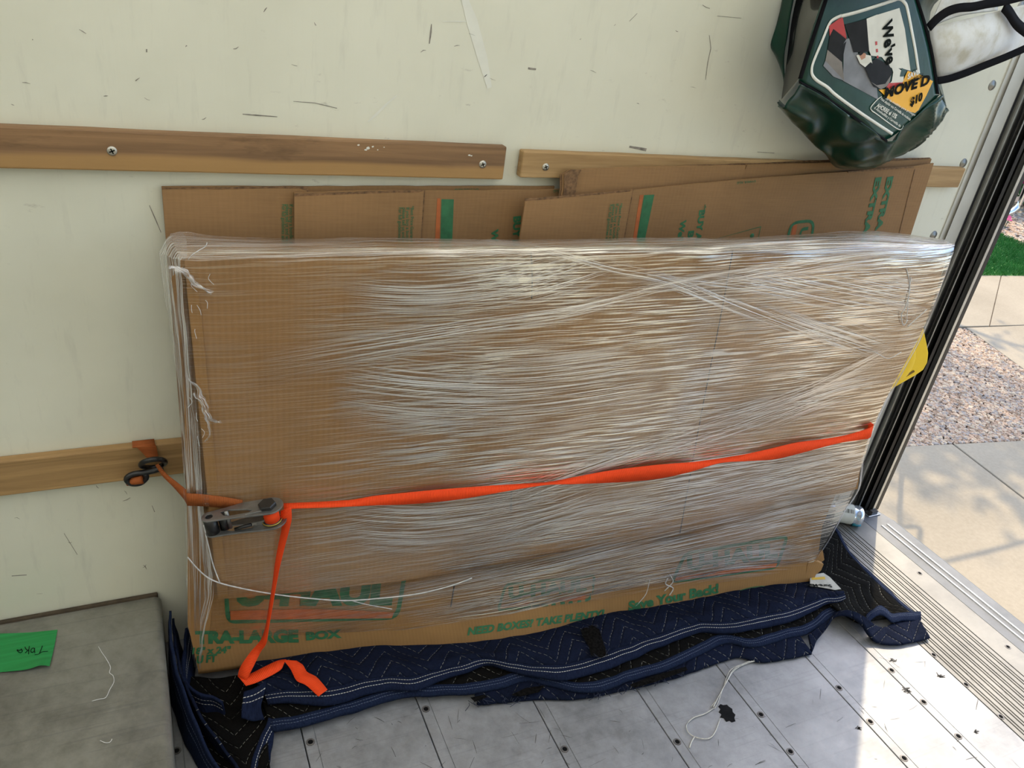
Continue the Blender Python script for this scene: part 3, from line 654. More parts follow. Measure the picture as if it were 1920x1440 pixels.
# inner box: front face follows the traced bulging bottom edge
bot = [(372, 1264), (460, 1252), (560, 1236), (700, 1219), (860, 1213), (1000, 1194), (1130, 1158), (1250, 1140), (1400, 1110), (1525, 1094)]
r0 = [onZ(u, v, 0.034) for u, v in bot]
def inset(p, n): return p + BN * n
def top_edge(n): return [onB(u, v, n) for u, v in ((338, 488), (700, 480), (1050, 476), (1400, 474), (1772, 478))]
r2 = [onB(u, v, -0.010) for u, v in ((352, 1010), (600, 980), (1000, 930), (1300, 890), (1600, 850))]
r1 = [onB(u, v, -0.006) for u, v in ((352, 1170), (560, 1145), (860, 1110), (1130, 1060), (1400, 1010), (1542, 985))]
r3 = top_edge(-0.010)
def back(r): return [V((p.x, p.y, p.z)) + (BN * -THK) for p in r]
rb = [p - BN * ((p - BA).dot(BN) + THK) for p in r0]; rt = [p - BN * (THK - 0.010) for p in r3]
ib = loft('inner_box', [rb, r0, [p + V((0, 0, 0.012)) + BN * -0.001 for p in r0], r1, r2, r3, rt], CARD_B, pk, nu=70, smooth=True)
# front panel
fpx = [(346, 489), (700, 481), (1050, 477), (1400, 475), (1776, 478), (1756, 545), (1730, 618), (1700, 674), (1668, 733), (1635, 800), (1616, 860), (1608, 917), (1517, 940), (1400, 968), (1273, 998), (1120, 1027), (977, 1053), (750, 1090), (586, 1108), (408, 1124)]
prism('front_panel', [onB(u, v, 0.010) for u, v in fpx], 0.006, CARD_P, pk)
prism('side_flap', [onB(u, v, 0.0122) for u, v in [(350, 540), (372, 538), (428, 1121), (409, 1123)]], 0.003, CARD_B, pk)
prism('inner_flap', [onB(u, v, -0.008) for u, v in [(322, 520), (345, 500), (400, 1130), (392, 1130)]], 0.004, CARD, pk)
def bline(name, px, w, n, mat, dashed=0):
    L = [onB(u, v, n) for u, v in px]
    return ribbon(name, [(p - EU * w, p + EU * w) for p in L], mat, pk, n=40, solid=0.0004)
bline('score_line', [(1374, 470), (1352, 590), (1322, 740), (1298, 870), (1275, 1000)], 0.0011, 0.0109, DARK_LINE)
bline('score_line', [(996, 474), (998, 520), (997, 560)], 0.0012, 0.0109, DARK_LINE)
bline('score_line', [(960, 900), (958, 960)], 0.001, 0.0109, DARK_LINE)
# print on the inner box, laid onto its real surface
from mathutils.bvhtree import BVHTree
BVH = BVHTree.FromPolygons([v.co + OFFof(ib) for v in ib.data.vertices], [tuple(p.vertices) for p in ib.data.polygons])
def onI(u, v, lift=0.0012):
    r = ray(u, v).normalized(); h = BVH.ray_cast(CAM, r)
    if h[0] is None: return onB(u, v, 0.002)
    return h[0] + BN * lift
def conform(name, loop, mat, lift=0.0012, sub=10):
    """flat print with outline `loop` (px), fan of strips on the surface"""
    n = len(loop) // 2; a = loop[:n]; b = loop[n:][::-1]; rows = []
    L = [[onI(x0 + (x1 - x0) * k / 4, y0 + (y1 - y0) * k / 4, lift) for (x0, y0), (x1, y1) in zip(a, b)] for k in range(5)]
    return loft(name, L, mat, pk, nu=24, smooth=False)
def btext(s, u0, v0, u1, v1, hpx, bold=0.03, slant=0.0, mat=GREEN_INK):
    vs_, fs = text_mesh(s, bold); dx, dy = u1 - u0, v1 - v0; l = math.hypot(dx, dy); ux, uy = dy / l * hpx, -dx / l * hpx
    P = [onI(u0 + dx * x + (ux + slant * hpx * dx / l) * y, v0 + dy * x + (uy + slant * hpx * dy / l) * y, 0.0014) for x, y in vs_]
    return obj('printed_text', P, fs, mat, pk)
def bframe(px, w, r=0.22):
    P = rrect(*[V((u, v, 0)) for u, v in px], r, 6); c = sum(P, V()) / len(P); n = len(P); Q = []
    for i in range(n):
        for k in range(4): Q.append(P[i].lerp(P[(i + 1) % n], k / 4))
    n = len(Q); vv = []
    for i, p in enumerate(Q):
        t = (Q[(i + 1) % n] - Q[i - 1]); s = V((-t.y, t.x, 0)).normalized()
        if s.dot(c - p) < 0: s = -s
        q = p + s * w; vv += [onI(p.x, p.y), onI(q.x, q.y)]
    return obj('badge_frame', vv, [(2 * i, 2 * ((i + 1) % n), 2 * ((i + 1) % n) + 1, 2 * i + 1) for i in range(n)], GREEN_INK, pk)
bline('score_line', [(852, 1096), (845, 1140), (838, 1180), (826, 1205)], 0.0016, 0.006, DARK_LINE)
def badge(px, letters, bar, w=7):
    bframe(px, w); btext('U-HAUL', *letters, 0.06, 0.12); conform('badge_bar', bar, ORANGE_INK, 0.004)
badge([(418, 1085), (766, 1058), (748, 1161), (424, 1169)], (440, 1132, 735, 1130, 55), [(432, 1143), (600, 1140), (738, 1146), (734, 1157), (600, 1158), (432, 1160)], 8)
badge([(946, 1093), (1118, 1076), (1109, 1126), (930, 1147)], (953, 1122, 1100, 1106, 22), [(941, 1131), (1098, 1113), (1096, 1122), (938, 1139)], 5)
badge([(1283, 1034), (1480, 1002), (1458, 1066), (1255, 1094)], (1288, 1068, 1458, 1043, 27), [(1266, 1080), (1456, 1054), (1453, 1062), (1264, 1087)], 6)
btext('TRA-LARGE', 366, 1205, 560, 1202, 23, 0.065); btext('BOX', 574, 1199, 641, 1194, 15, 0.06)
btext('18" x 24"', 360, 1226, 431, 1223, 13, 0.045, 0.2); btext('U FT', 368, 1243, 406, 1239, 14, 0.055, 0.2)
btext('NEED BOXES? TAKE PLENTY!', 876, 1190, 1131, 1156, 14, 0.05, 0.35)
btext('Save Your Back!', 1178, 1144, 1347, 1110, 17, 0.05, 0.2); btext('Furniture and appliance', 1172, 1160, 1400, 1120, 10, 0.02, 0.2)
for q in ([(1370, 1112), (1420, 1099), (1470, 1103)], [(1395, 1108), (1420, 1101), (1440, 1110)]):
    tube('house_mark', [onI(*p) for p in q], 0.001, GREEN_INK, pk, n=12, seg=5)
# crushed cardboard corner and the tag under it
prism('crushed_corner', [onB(u, v, 0.004) for u, v in [(1516, 1052), (1526, 1050), (1545, 1058), (1540, 1070), (1530, 1078), (1524, 1095), (1510, 1098), (1506, 1090)]], 0.012, CARD_B, pk, bev=0.002)
prism('crushed_corner', [onB(u, v, -0.012) for u, v in [(1526, 1045), (1543, 1032), (1546, 1050), (1530, 1062)]], 0.006, CARD_B, pk, bev=0.001)
# film: over the top edge, down the front, stepping in below the panel
ftop = [(318, 441), (350, 437), (430, 446), (560, 449), (700, 447), (850, 449), (1000, 451), (1200, 448), (1380, 447), (1500, 441), (1640, 435), (1755, 448), (1776, 454)]
ffront = [(335, 486), (420, 487), (560, 484), (700, 480), (850, 478), (1000, 477), (1200, 475), (1380, 473), (1500, 472), (1640, 472), (1755, 474), (1787, 471)]
f0 = [onB(u, v, -0.10) for u, v in ftop]; f0b = [p + V((0, 0.004, -0.05)) for p in f0]
f1 = [onB(u, v, 0.0135) for u, v in ffront]
f1m = [a.lerp(b, 0.5) + V((0, 0, 0.004)) for a, b in zip(cr(f0, 24), cr(f1, 24))]
f2 = [onB(u, v, 0.016) for u, v in [(350, 620), (600, 610), (1000, 600), (1400, 590), (1731, 620)]]
f3 = [onB(u, v, 0.016) for u, v in [(362, 780), (600, 770), (1000, 760), (1400, 740), (1656, 760)]]
f4 = [onB(u, v, 0.016) for u, v in [(385, 960), (600, 960), (1000, 930), (1400, 880), (1613, 880)]]
f5 = [onB(u, v, 0.016) for u, v in [(400, 1105), (586, 1092), (750, 1075), (977, 1038), (1273, 982), (1517, 926), (1608, 900)]]
f6 = [onB(u, v, 0.004) for u, v in [(398, 1140), (586, 1125), (750, 1108), (977, 1072), (1273, 1018), (1517, 962), (1590, 945)]]
f7 = [onI(u, v, 0.004) for u, v in [(392, 1186), (500, 1190), (655, 1183), (770, 1178), (880, 1162), (1000, 1140), (1117, 1112), (1255, 1092), (1380, 1073), (1480, 1057), (1524, 1052)]]
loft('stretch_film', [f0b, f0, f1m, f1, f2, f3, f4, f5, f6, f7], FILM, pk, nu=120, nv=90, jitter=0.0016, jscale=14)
loft('stretch_film', [[p + V((0, 0, .002)) for p in f0], [p + V((0, 0, .003)) for p in f1m], [p + V((0, -.002, .002)) for p in f1]], FILM_T, pk, nu=110, nv=14, jitter=0.0018, jscale=18)
# film on the left side, bunched, and round the right edge
sil = [(297, 473), (306, 540), (322, 640), (336, 745), (344, 850), (348, 960), (350, 1060), (351, 1160), (354, 1250)]
fl = [(338, 487), (344, 560), (354, 680), (366, 800), (378, 920), (390, 1020), (400, 1110), (384, 1180), (376, 1255)]
s0 = [onB(u, v, -0.085) for u, v in sil]; s1 = [onB(u, v, 0.0145) for u, v in fl]
sm = [onB(a[0] * 0.6 + b[0] * 0.4, a[1] * 0.6 + b[1] * 0.4, -0.03) for a, b in zip(sil, fl)]
loft('stretch_film', [s0, sm, s1], FILM_S, pk, nu=70, nv=14, jitter=0.003, jscale=30)
loft('stretch_film', [[onB(297, 473, -0.085), onB(316, 443, -0.10), onB(345, 437, -0.10)], [onB(305, 478, -0.05), onB(322, 455, -0.06), onB(350, 452, -0.06)], [onB(338, 489, 0.004), onB(343, 487, 0.004), onB(352, 486, 0.004)]], FILM_S, pk, nu=24, nv=14, jitter=0.003, jscale=40)
rr = [(1787, 471), (1762, 540), (1733, 618), (1704, 674), (1671, 733), (1638, 800), (1618, 860), (1610, 915), (1585, 955), (1560, 1000), (1528, 1052)]
loft('stretch_film', [[onB(u, v, 0.014 if v < 920 else 0.004) for u, v in rr], [onB(u + 2, v + 1, -0.03) for u, v in rr], [onB(u - 2, v + 2, -0.10) for u, v in rr]], FILM_S, pk, nu=60, nv=10, jitter=0.002, jscale=24)
loft('panel_edge', [[onB(u - 3, v, 0.006) for u, v in rr[:8]], [onB(u - 4, v, -0.09) for u, v in rr[:8]]], CARD, pk, nu=30, smooth=True)
# overlapping film bands, each with its own streak direction
def band(px, n, mat=FILM_B, nn=0.010):
    """px: (u, v, half width in px) along the band"""
    L = []; Rr = []; C_ = []
    for i, (u, v, w) in enumerate(px):
        a = px[max(i - 1, 0)]; b = px[min(i + 1, len(px) - 1)]; dx, dy = b[0] - a[0], b[1] - a[1]; l = math.hypot(dx, dy); ox, oy = -dy / l * w, dx / l * w
        L.append(onB(u + ox, v + oy, n + nn)); Rr.append(onB(u - ox, v - oy, n + nn))
    nu, nv = 60, 9
    o = loft('film_band', [L, Rr], mat, pk, nu=nu, nv=nv, smooth=True)
    at = o.data.attributes.new('edgefade', 'FLOAT', 'POINT')
    for k in range(nv):
        for i in range(nu):
            e = min(1.0, 2.6 * min(k, nv - 1 - k) / (nv - 1) + 0.10) * min(1.0, 6 * min(i, nu - 1 - i) / (nu - 1))
            at.data[k * nu + i].value = e
    return o
band([(960, 462, 16), (1060, 482, 20), (1160, 508, 18), (1260, 530, 15), (1380, 572, 20), (1520, 615, 28), (1680, 655, 40)], 0.0115)
band([(1180, 520, 10), (1260, 528, 13), (1400, 530, 26), (1560, 545, 40), (1750, 560, 60)], 0.0100)
band([(1700, 470, 18), (1560, 492, 22), (1420, 512, 18), (1260, 534, 12), (1080, 580, 18), (900, 612, 26), (700, 650, 34), (480, 690, 40)], 0.0130)
band([(1776, 466, 14), (1640, 462, 20), (1450, 462, 14), (1250, 470, 12)], 0.0075)
band([(1612, 925, 16), (1517, 950, 24), (1400, 985, 32), (1240, 1022, 34), (1050, 1060, 28), (880, 1092, 22), (700, 1118, 14)], 0.0085)
band([(1540, 1035, 20), (1400, 1050, 36), (1250, 1072, 34), (1060, 1105, 30), (880, 1140, 20), (740, 1160, 12)], 0.0105)
band([(1685, 700, 30), (1560, 735, 36), (1400, 790, 34), (1200, 850, 30), (1000, 920, 30), (860, 985, 26)], 0.0095)
band([(1690, 640, 14), (1600, 690, 16), (1480, 745, 18), (1300, 800, 24)], 0.0140)
band([(1630, 850, 40), (1450, 900, 44), (1250, 940, 40), (1020, 980, 34), (850, 1040, 22)], 0.0110)
band([(640, 560, 40), (800, 545, 60), (980, 520, 60), (1150, 500, 30)], 0.0090)
band([(620, 740, 70), (800, 735, 90), (1000, 730, 90), (1250, 720, 60)], 0.0080)
band([(620, 1000, 40), (800, 985, 60), (1000, 960, 50), (1150, 930, 30)], 0.0125)
band([(331, 520, 15), (345, 700, 15), (360, 900, 17), (370, 1060, 20), (368, 1200, 16)], -0.002, FILM_B, 0.0)
band([(345, 560, 9), (356, 720, 10), (372, 900, 12), (384, 1060, 12)], 0.0, FILM_B, 0.004)
# twisted film ropes, torn tails and bunched knots
rope = plain('film_rope_clear', (0.62, 0.62, 0.62), 0.2, var=0.2, vs=90)
def bt(px, r, n=0.022, name='film_rope', rads=None): return tube(name, [onB(u, v, n) for u, v in px], r, rope, pk, seg=6, rads=rads)
bt([(352, 1045), (372, 1068), (395, 1086), (430, 1098), (500, 1112), (570, 1121), (640, 1126), (700, 1123), (780, 1114), (840, 1100), (885, 1084)], 0.0014)
bt([(382, 985), (390, 1020), (400, 1060), (412, 1092)], 0.0013)
bt([(658, 1126), (690, 1134), (735, 1142)], 0.0009); 
bt([(1252, 1085), (1248, 1095), (1262, 1103), (1255, 1116)], 0.0016, 0.014, 'torn_tail'); bt([(1256, 1078), (1262, 1090), (1254, 1100), (1246, 1108)], 0.0014, 0.014, 'torn_tail')
bt([(1218, 1088), (1212, 1112), (1200, 1128), (1186, 1142)], 0.0010, 0.014, 'torn_tail')
bt([(1700, 505), (1706, 540), (1698, 575), (1690, 590), (1694, 610), (1702, 600)], 0.0011, 0.020); bt([(1702, 612), (1720, 596), (1738, 580)], 0.0010, 0.020); bt([(1708, 520), (1703, 560), (1700, 605)], 0.0008, 0.020)
bt([(1690, 660), (1665, 672), (1640, 660), (1610, 655)], 0.0008, 0.020)
def knot(px, seed, parent=pk, w=7):
    r = random.Random(seed); rows = []
    for k in range(4):
        rows.append([onB(u + r.uniform(-w, w) * (0.6 + 0.5 * i / len(px)), v + r.uniform(-w, w), 0.016 + r.uniform(0, 0.014)) for i, (u, v) in enumerate(px)])
    return loft('film_knot', rows, FILM_S, parent, nu=30, nv=16, jitter=0.004, jscale=90)
knot([(318, 500), (335, 508), (355, 520), (375, 535), (398, 546)], 2); knot([(330, 505), (350, 512), (368, 528), (392, 545)], 5, w=5)
knot([(352, 700), (368, 725), (382, 755), (395, 785), (412, 790)], 3); knot([(365, 735), (380, 770), (392, 810), (386, 830)], 8, w=5)
bt([(352, 488), (360, 478), (372, 470), (385, 462), (388, 455)], 0.0008, 0.0)
for k in range(10):
    u = rnd.uniform(352, 400); v = rnd.uniform(500, 620) if k < 6 else rnd.uniform(690, 820)
    bt([(u, v), (u + rnd.uniform(-3, 6), v + rnd.uniform(4, 10)), (u + rnd.uniform(-4, 10), v + rnd.uniform(12, 20))], 0.0005, 0.020)

# ------------------------------------------------------------------ bright strap across the package
strap = empty('ratchet_strap', onB(560, 945, 0.02)); tag(strap, 'bright orange ratchet strap with grey buckle, across the wrapped package', 'strap')
def sp(u, v, n): return onB(u, v, n)
pairs = [((532, 944), (532, 955)), ((565, 942.5), (565, 953)), ((600, 941), (600, 952)), ((640, 938.5), (640, 950.5)), ((662, 937), (672, 949)), ((700, 930), (704, 947.5)), ((750, 925), (752, 946)), ((800, 920), (803, 942.5)), ((860, 915), (862, 936)), ((920, 910.5), (922, 926)), ((980, 907), (984, 915)), ((1020, 904.5), (1024, 909)), ((1045, 901), (1046, 908)), ((1080, 894), (1082, 907.5)), ((1130, 884.5), (1130, 905.5)), ((1185, 877), (1186, 902.5)), ((1240, 871), (1240, 896.5)), ((1295, 866.5), (1297, 884)), ((1340, 861), (1342, 870)), ((1365, 857), (1368, 866)), ((1400, 851), (1404, 864.5)), ((1450, 840), (1452, 861)), ((1490, 830.5), (1492, 852)), ((1540, 823.5), (1541, 839)), ((1580, 817), (1580, 829.5)), ((1610, 809), (1612, 825)), ((1637, 799), (1632, 820))]
PP = []
for (a, b) in pairs:
    w = math.hypot(a[0] - b[0], a[1] - b[1]) * 0.00115; k = math.sqrt(max(0.0, 0.027 ** 2 - w * w)) * 0.5
    PP.append((sp(*a, 0.030 - k * 0.6), sp(*b, 0.030 + k * 0.6)))
e1, e2 = PP[-1]; PP.append((e1 + V((0.006, 0.03, 0.001)), e2 + V((0.006, 0.03, 0.001)))); PP.append((e1 + V((-0.01, 0.27, 0.0)), e2 + V((-0.01, 0.27, 0.0))))
ribbon('webbing', PP, RED_WEB, strap, n=150, solid=0.0014)
# hanging tail
tail = [((526, 958, .045), (546, 950, .05)), ((526, 972, .05), (547, 972, .05)), ((528, 990, .045), (543, 992, .05)), ((522, 1020, .04), (535, 1022, .045)), ((516, 1055, .035), (526, 1057, .045)), ((511, 1095, .03), (518, 1096, .045)), ((504, 1140, .03), (510, 1141, .05)), ((498, 1175, .03), (504, 1176, .052)), ((489, 1200, .035), (499, 1206, .055))]
T = [(onB(*a), onB(*b)) for a, b in tail]
def zz(u, v, z): return onZ(u, v, z)
T += [(zz(470, 1222, .115), zz(488, 1224, .115)), (zz(451, 1250, .085), zz(474, 1252, .09)), (zz(446, 1268, .068), zz(462, 1275, .070))]
ribbon('webbing_tail', T, RED_WEB, strap, n=70, solid=0.0014)
T2 = [(zz(446, 1268, .068), zz(461, 1286, .066)), (zz(470, 1263, .071), zz(478, 1281, .068)), (zz(496, 1250, .074), zz(502, 1270, .070)), (zz(520, 1239, .078), zz(526, 1256, .074)), (zz(536, 1236.5, .080), zz(532, 1245, .078))]
ribbon('webbing_tail', T2, RED_WEB, strap, n=30, solid=0.0014)
T3 = [(zz(556, 1239, .080), zz(531, 1237, .080)), (zz(568, 1247, .078), zz(545, 1255, .076)), (zz(576, 1260, .074), zz(556, 1276, .072)), (zz(594, 1270, .070), zz(574, 1285, .068)), (zz(614, 1293, .066), zz(597, 1306, .064))]
ribbon('webbing_tail', T3, RED_WEB, strap, n=36, solid=0.0014)
# buckle: two side plates across the strap, drum, hex head, spring
GUN = plain('buckle_steel', (0.25, 0.25, 0.245), 0.34, 0.8, var=0.15, vs=60)
O = onB(458, 956, 0.022); bu = (EU * 0.985 + V((0, 0, 1)) * 0.17).normalized(); bt_ = BN.cross(bu).normalized(); 
if bt_.z < 0: bt_ = -bt_
def BP(s, n, t): return O + bu * s + BN * n + bt_ * t
buckle = obj('buckle', [BP(0, 0, 0), BP(.001, 0, 0), BP(0, .001, 0)], [(0, 1, 2)], GUN, strap)
def plate(t):
    cu = bpy.data.curves.new('p', 'CURVE'); cu.dimensions = '2D'; cu.fill_mode = 'BOTH'; cu.extrude = 0.0012; cu.bevel_depth = 0.0004
    def spl(pts):
        s = cu.splines.new('POLY'); s.points.add(len(pts) - 1)
        for q, (x, y) in zip(s.points, pts): q.co = (x, y, 0, 1)
        s.use_cyclic_u = True
    out = [(-0.062 + 0.014 * math.cos(a), 0.020 + 0.014 * math.sin(a)) for a in [math.radians(90 + 180 * k / 10) for k in range(11)]]
    out += [(-0.03, 0.003), (0.0, -0.001), (0.035, 0.002)] + [(0.050 + 0.025 * math.cos(a), 0.026 + 0.024 * math.sin(a)) for a in [math.radians(-80 + 170 * k / 12) for k in range(13)]] + [(0.02, 0.046), (-0.01, 0.040), (-0.04, 0.036)]
    spl(out); spl([(-0.062 + 0.0075 * math.cos(-a), 0.020 + 0.0075 * math.sin(-a)) for a in [6.2832 * k / 14 for k in range(14)]])
    spl([(-0.042, 0.014), (-0.036, 0.026), (-0.026, 0.031), (0.010, 0.033), (0.018, 0.030), (0.008, 0.022), (-0.012, 0.016), (-0.03, 0.011)])
    o = bpy.data.objects.new('p', cu); me = bpy.data.meshes.new_from_object(o); vv = [v.co.copy() for v in me.vertices]; ff = [tuple(p.vertices) for p in me.polygons]
    bpy.data.objects.remove(o); bpy.data.meshes.remove(me)
    return obj('side_plate', [BP(v.x, v.y, t + v.z) for v in vv], ff, GUN, buckle)
plate(0.016); plate(-0.022)
lathe('drum', [(0, -0.022), (0.0125, -0.022), (0.0125, 0.0145), (0, 0.0145)], BP(-0.062, 0.020, 0), bt_, BLACK_V, buckle, 20)
lathe('drum', [(0, -0.021), (0.009, -0.021), (0.009, 0.0145), (0, 0.0145)], BP(-0.040, 0.016, 0), bt_, BLACK_V, buckle, 16)
lathe('hex_head', [(0, 0.026), (0.0155, 0.026), (0.017, 0.024), (0.017, 0.017)], BP(0.046, 0.027, 0), bt_, BLACK_PAINT, buckle, 6, False)
lathe('spindle', [(0, -0.0205), (0.018, -0.0205), (0.018, -0.016), (0.011, -0.016), (0.011, 0.014)], BP(0.048, 0.026, 0), bt_, BLACK_V, buckle, 20)
lathe('brass_ring', [(0.0182, -0.0185), (0.0195, -0.0185), (0.0195, -0.0165), (0.0182, -0.0165)], BP(0.048, 0.026, 0), bt_, plain('brass', (0.55, 0.40, 0.08), 0.4, 0.8), buckle, 24)
lathe('webbing_roll', [(0.0115, -0.0155), (0.0150, -0.0155), (0.0150, 0.0135), (0.0115, 0.0135)], BP(0.049, 0.028, 0), bt_, RED_WEB, buckle, 22)
vv = [BP(s, n, t) for s in (-0.006, 0.036) for n in (0.026, 0.031) for t in (-0.021, -0.012)]
bevel(obj('spring_plate', vv, [(0, 1, 3, 2), (4, 6, 7, 5), (0, 4, 5, 1), (2, 3, 7, 6), (0, 2, 6, 4), (1, 5, 7, 3)], GUN, buckle), 0.001)
vv = [BP(s, n, t) for s in (0.004, 0.034) for n in (0.036, 0.040) for t in (0.0165, 0.0195)]
bevel(obj('spring_plate', vv, [(0, 1, 3, 2), (4, 6, 7, 5), (0, 4, 5, 1), (2, 3, 7, 6), (0, 2, 6, 4), (1, 5, 7, 3)], GUN, buckle), 0.001)
pts = []
for k in range(80):
    a = k * 0.9; pts.append(BP(-0.005 + 0.0003 * k, 0.031 + 0.0022 * math.cos(a), -0.015 + 0.0022 * math.sin(a)))
tube('spring', pts, 0.0005, SCREW, buckle, n=160, seg=5)
tube('cross_pin', [BP(-0.030, 0.020, -0.020), BP(-0.030, 0.020, 0.022)], 0.004, GUN, buckle, seg=10)
tube('release_pin', [BP(-0.022, 0.030, -0.018), BP(0.010, 0.034, -0.012)], 0.0035, BLACK_V, buckle, seg=8)
# faded short end of the strap, from the buckle to the hook on the lower rail
short = empty('hook_strap', onY(300, 880, -0.04)); tag(short, 'faded orange strap end with black hook, looped over the lower rail', 'strap')
ribbon('webbing', [(onB(350, 925, 0.004), onB(352, 948, 0.004)), (onB(380, 927, 0.012), onB(380, 949, 0.012)), (onB(420, 932, 0.018), onB(420, 952, 0.018)), (onB(455, 938, 0.020), onB(455, 955, 0.020))], OLD_WEB, short, n=30, solid=0.0014)
a0 = onB(350, 925, 0.004); b0 = onB(352, 948, 0.004)
ribbon('webbing', [(a0, b0), (onY(352, 921, -0.12), onY(345, 936, -0.12)), (onY(333, 905, -0.085), onY(326, 914, -0.085)), (onY(312, 888, -0.060), onY(305, 893, -0.060)), (onY(297, 869, -0.048), onY(291, 872, -0.048))], OLD_WEB, short, n=40, solid=0.0014)
ribbon('webbing_loop', [(onY(248, 836, -0.020), onY(290, 832, -0.020)), (onY(256, 839, -0.026), onY(293, 838, -0.026)), (onY(268, 850, -0.030), onY(296, 852, -0.030)), (onY(281, 866, -0.036), onY(297, 866, -0.036))], OLD_WEB, short, n=26, solid=0.0014)
zr = zpx(170, 848); xa = onY(248, 836, -0.022).x; xb = onY(290, 832, -0.022).x
ribbon('webbing_loop', [(V((xa, -0.0235, zr + 0.0005)), V((xb, -0.0235, zr + 0.0005))), (V((xa, -0.022, zr + 0.003)), V((xb, -0.022, zr + 0.003))), (V((xa, -0.004, zr + 0.003)), V((xb, -0.004, zr + 0.003)))], OLD_WEB, short, n=10, solid=0.0014)
def ering(cu_, cv, ru, rv, y, tilt, y2=0.0): 
    P = []
    for k in range(25):
        a = 6.2832 * k / 24; x = ru * math.cos(a); w = rv * math.sin(a); P.append(onY(cu_ + x * math.cos(tilt) - w * math.sin(tilt), cv + x * math.sin(tilt) + w * math.cos(tilt), y + y2 * math.sin(a)))
    return P
tube('hook', ering(287, 869, 23, 7.5, -0.046, -0.12, 0.016), 0.0052, BLACK_V, short, n=60, seg=10, closed=True)
tube('hook', [onY(u, v, -0.046) for u, v in ((305, 876), (290, 882), (270, 886), (250, 889), (238, 896), (240, 903), (250, 907), (264, 905), (274, 896), (272, 888))], 0.0058, BLACK_V, short, n=60, seg=10)
lathe('webbing_stub', [(0, -0.016), (0.0085, -0.016), (0.0085, 0.014), (0, 0.014)], onY(254, 901, -0.046), R0 * 1 + R1 * -0.15, OLD_WEB, short, 14)

# ------------------------------------------------------------------ moving blankets
GB = 'folded moving blankets under the package'
def zrow(px, z): return [onZ(u, v, z if not isinstance(z, (list, tuple)) else z[i]) for i, (u, v) in enumerate(px)]
L1F = [(503, 1318), (549, 1315), (617, 1319), (670, 1304), (724, 1292), (780, 1291), (842, 1269), (880, 1257), (917, 1244), (958, 1256), (1011, 1268), (1055, 1273), (1099, 1263), (1161, 1244), (1224, 1216), (1280, 1194), (1317, 1183), (1380, 1185), (1427, 1175), (1480, 1165), (1518, 1147), (1549, 1132), (1574, 1127), (1584, 1122)]
L1B = [(468, 1266), (560, 1242), (700, 1229), (860, 1225), (1000, 1205), (1130, 1169), (1250, 1151), (1400, 1119), (1500, 1108), (1571, 1109)]
b1 = empty('moving_blanket', onZ(1000, 1240, 0.0)); tag(b1, 'navy quilted moving blanket on top, with double white seam and torn hole', 'blanket', GB)
zf1 = 0.046
under1 = [p + V((0.004, 0.07, -0.012)) for p in zrow(L1B, 0.046)]
mid1 = [a.lerp(b, 0.5) + V((0, 0, 0.014)) for a, b in zip(cr(zrow(L1B, 0.048), 30), cr(zrow(L1F, zf1), 30))]
front1 = zrow(L1F, zf1)
hem1 = [a.lerp(b, 0.72) + V((0, 0, 0.007)) for a, b in zip(cr(zrow(L1B, 0.048), 40), cr(front1, 40))]
loft('quilt', [under1, zrow(L1B, 0.050), mid1, hem1], QUILT_B, b1, nu=150, nv=34, jitter=0.0035, jscale=22, solid=0.006)
hlow = [p + V((0, 0.006, -0.010)) for p in cr(front1, 40)]
def hemrow(L, back, k): return [a + (b - a).normalized() * k for a, b in zip(cr(L, 60), cr(back, 60))]
loft('hem', [hem1, [a.lerp(b, 0.5) + V((0, 0, 0.004)) for a, b in zip(hem1, cr(front1, 40))], front1, hlow], HEM_B, b1, nu=150, nv=12, jitter=0.0030, jscale=22, uvmode='01', solid=0.005)
# torn black patch in the top blanket
tp = [onZ(u, v, 0.068) for u, v in ((1088, 1180), (1110, 1172), (1124, 1180), (1130, 1200), (1140, 1228), (1128, 1233), (1108, 1229), (1104, 1212), (1094, 1196))]
c0 = sum(tp, V()) / len(tp)
obj('torn_patch', tp + [c0 + V((0, 0, 0.003))], [(i, (i + 1) % 9, 9) for i in range(9)], plain('torn_filling', (0.006, 0.0055, 0.005), 0.95, spec=.05, var=0.8, vs=160, bump=1.0), b1, None, False)
tv = []
for i in range(14):
    a = rnd.randrange(9); p = tp[a].lerp(tp[(a + 1) % 9], rnd.random()); q = p + V((rnd.gauss(0, .008), rnd.gauss(0, .008), 0.004 + rnd.random() * .004))
    tube('loose_fibre', [p, p.lerp(q, .5) + V((0, 0, .002)), q], 0.0006, plain('fibre', (0.02, 0.025, 0.05), 0.9) if i == 0 else bpy.data.materials['fibre'], b1, n=5, seg=4)
# second blanket: dark side up, blue hem, seen below the first
L2F = [(508, 1368), (561, 1360), (624, 1343), (670, 1331), (717, 1315), (767, 1303), (820, 1300), (880, 1298), (942, 1287), (989, 1274), (1030, 1282), (1099, 1296), (1146, 1288), (1193, 1269), (1255, 1252), (1318, 1222), (1364, 1203), (1411, 1211), (1480, 1194), (1521, 1183), (1552, 1160), (1577, 1147)]
b2 = empty('moving_blanket', onZ(1000, 1280, 0.0)); tag(b2, 'black-faced moving blanket with blue hem, folded below the top blanket', 'blanket', GB)
f2_ = zrow(L2F, 0.026); bk2 = [p + V((-0.01, 0.10, 0.008)) for p in f2_]
bk2m = [a.lerp(b, 0.5) + V((0, 0, 0.002)) for a, b in zip(f2_, bk2)]
h2 = [a.lerp(b, 0.20) + V((0, 0, 0.004)) for a, b in zip(f2_, bk2)]
loft('quilt', [bk2, bk2m, h2], QUILT_K, b2, nu=140, nv=18, jitter=0.0030, jscale=24, solid=0.005)
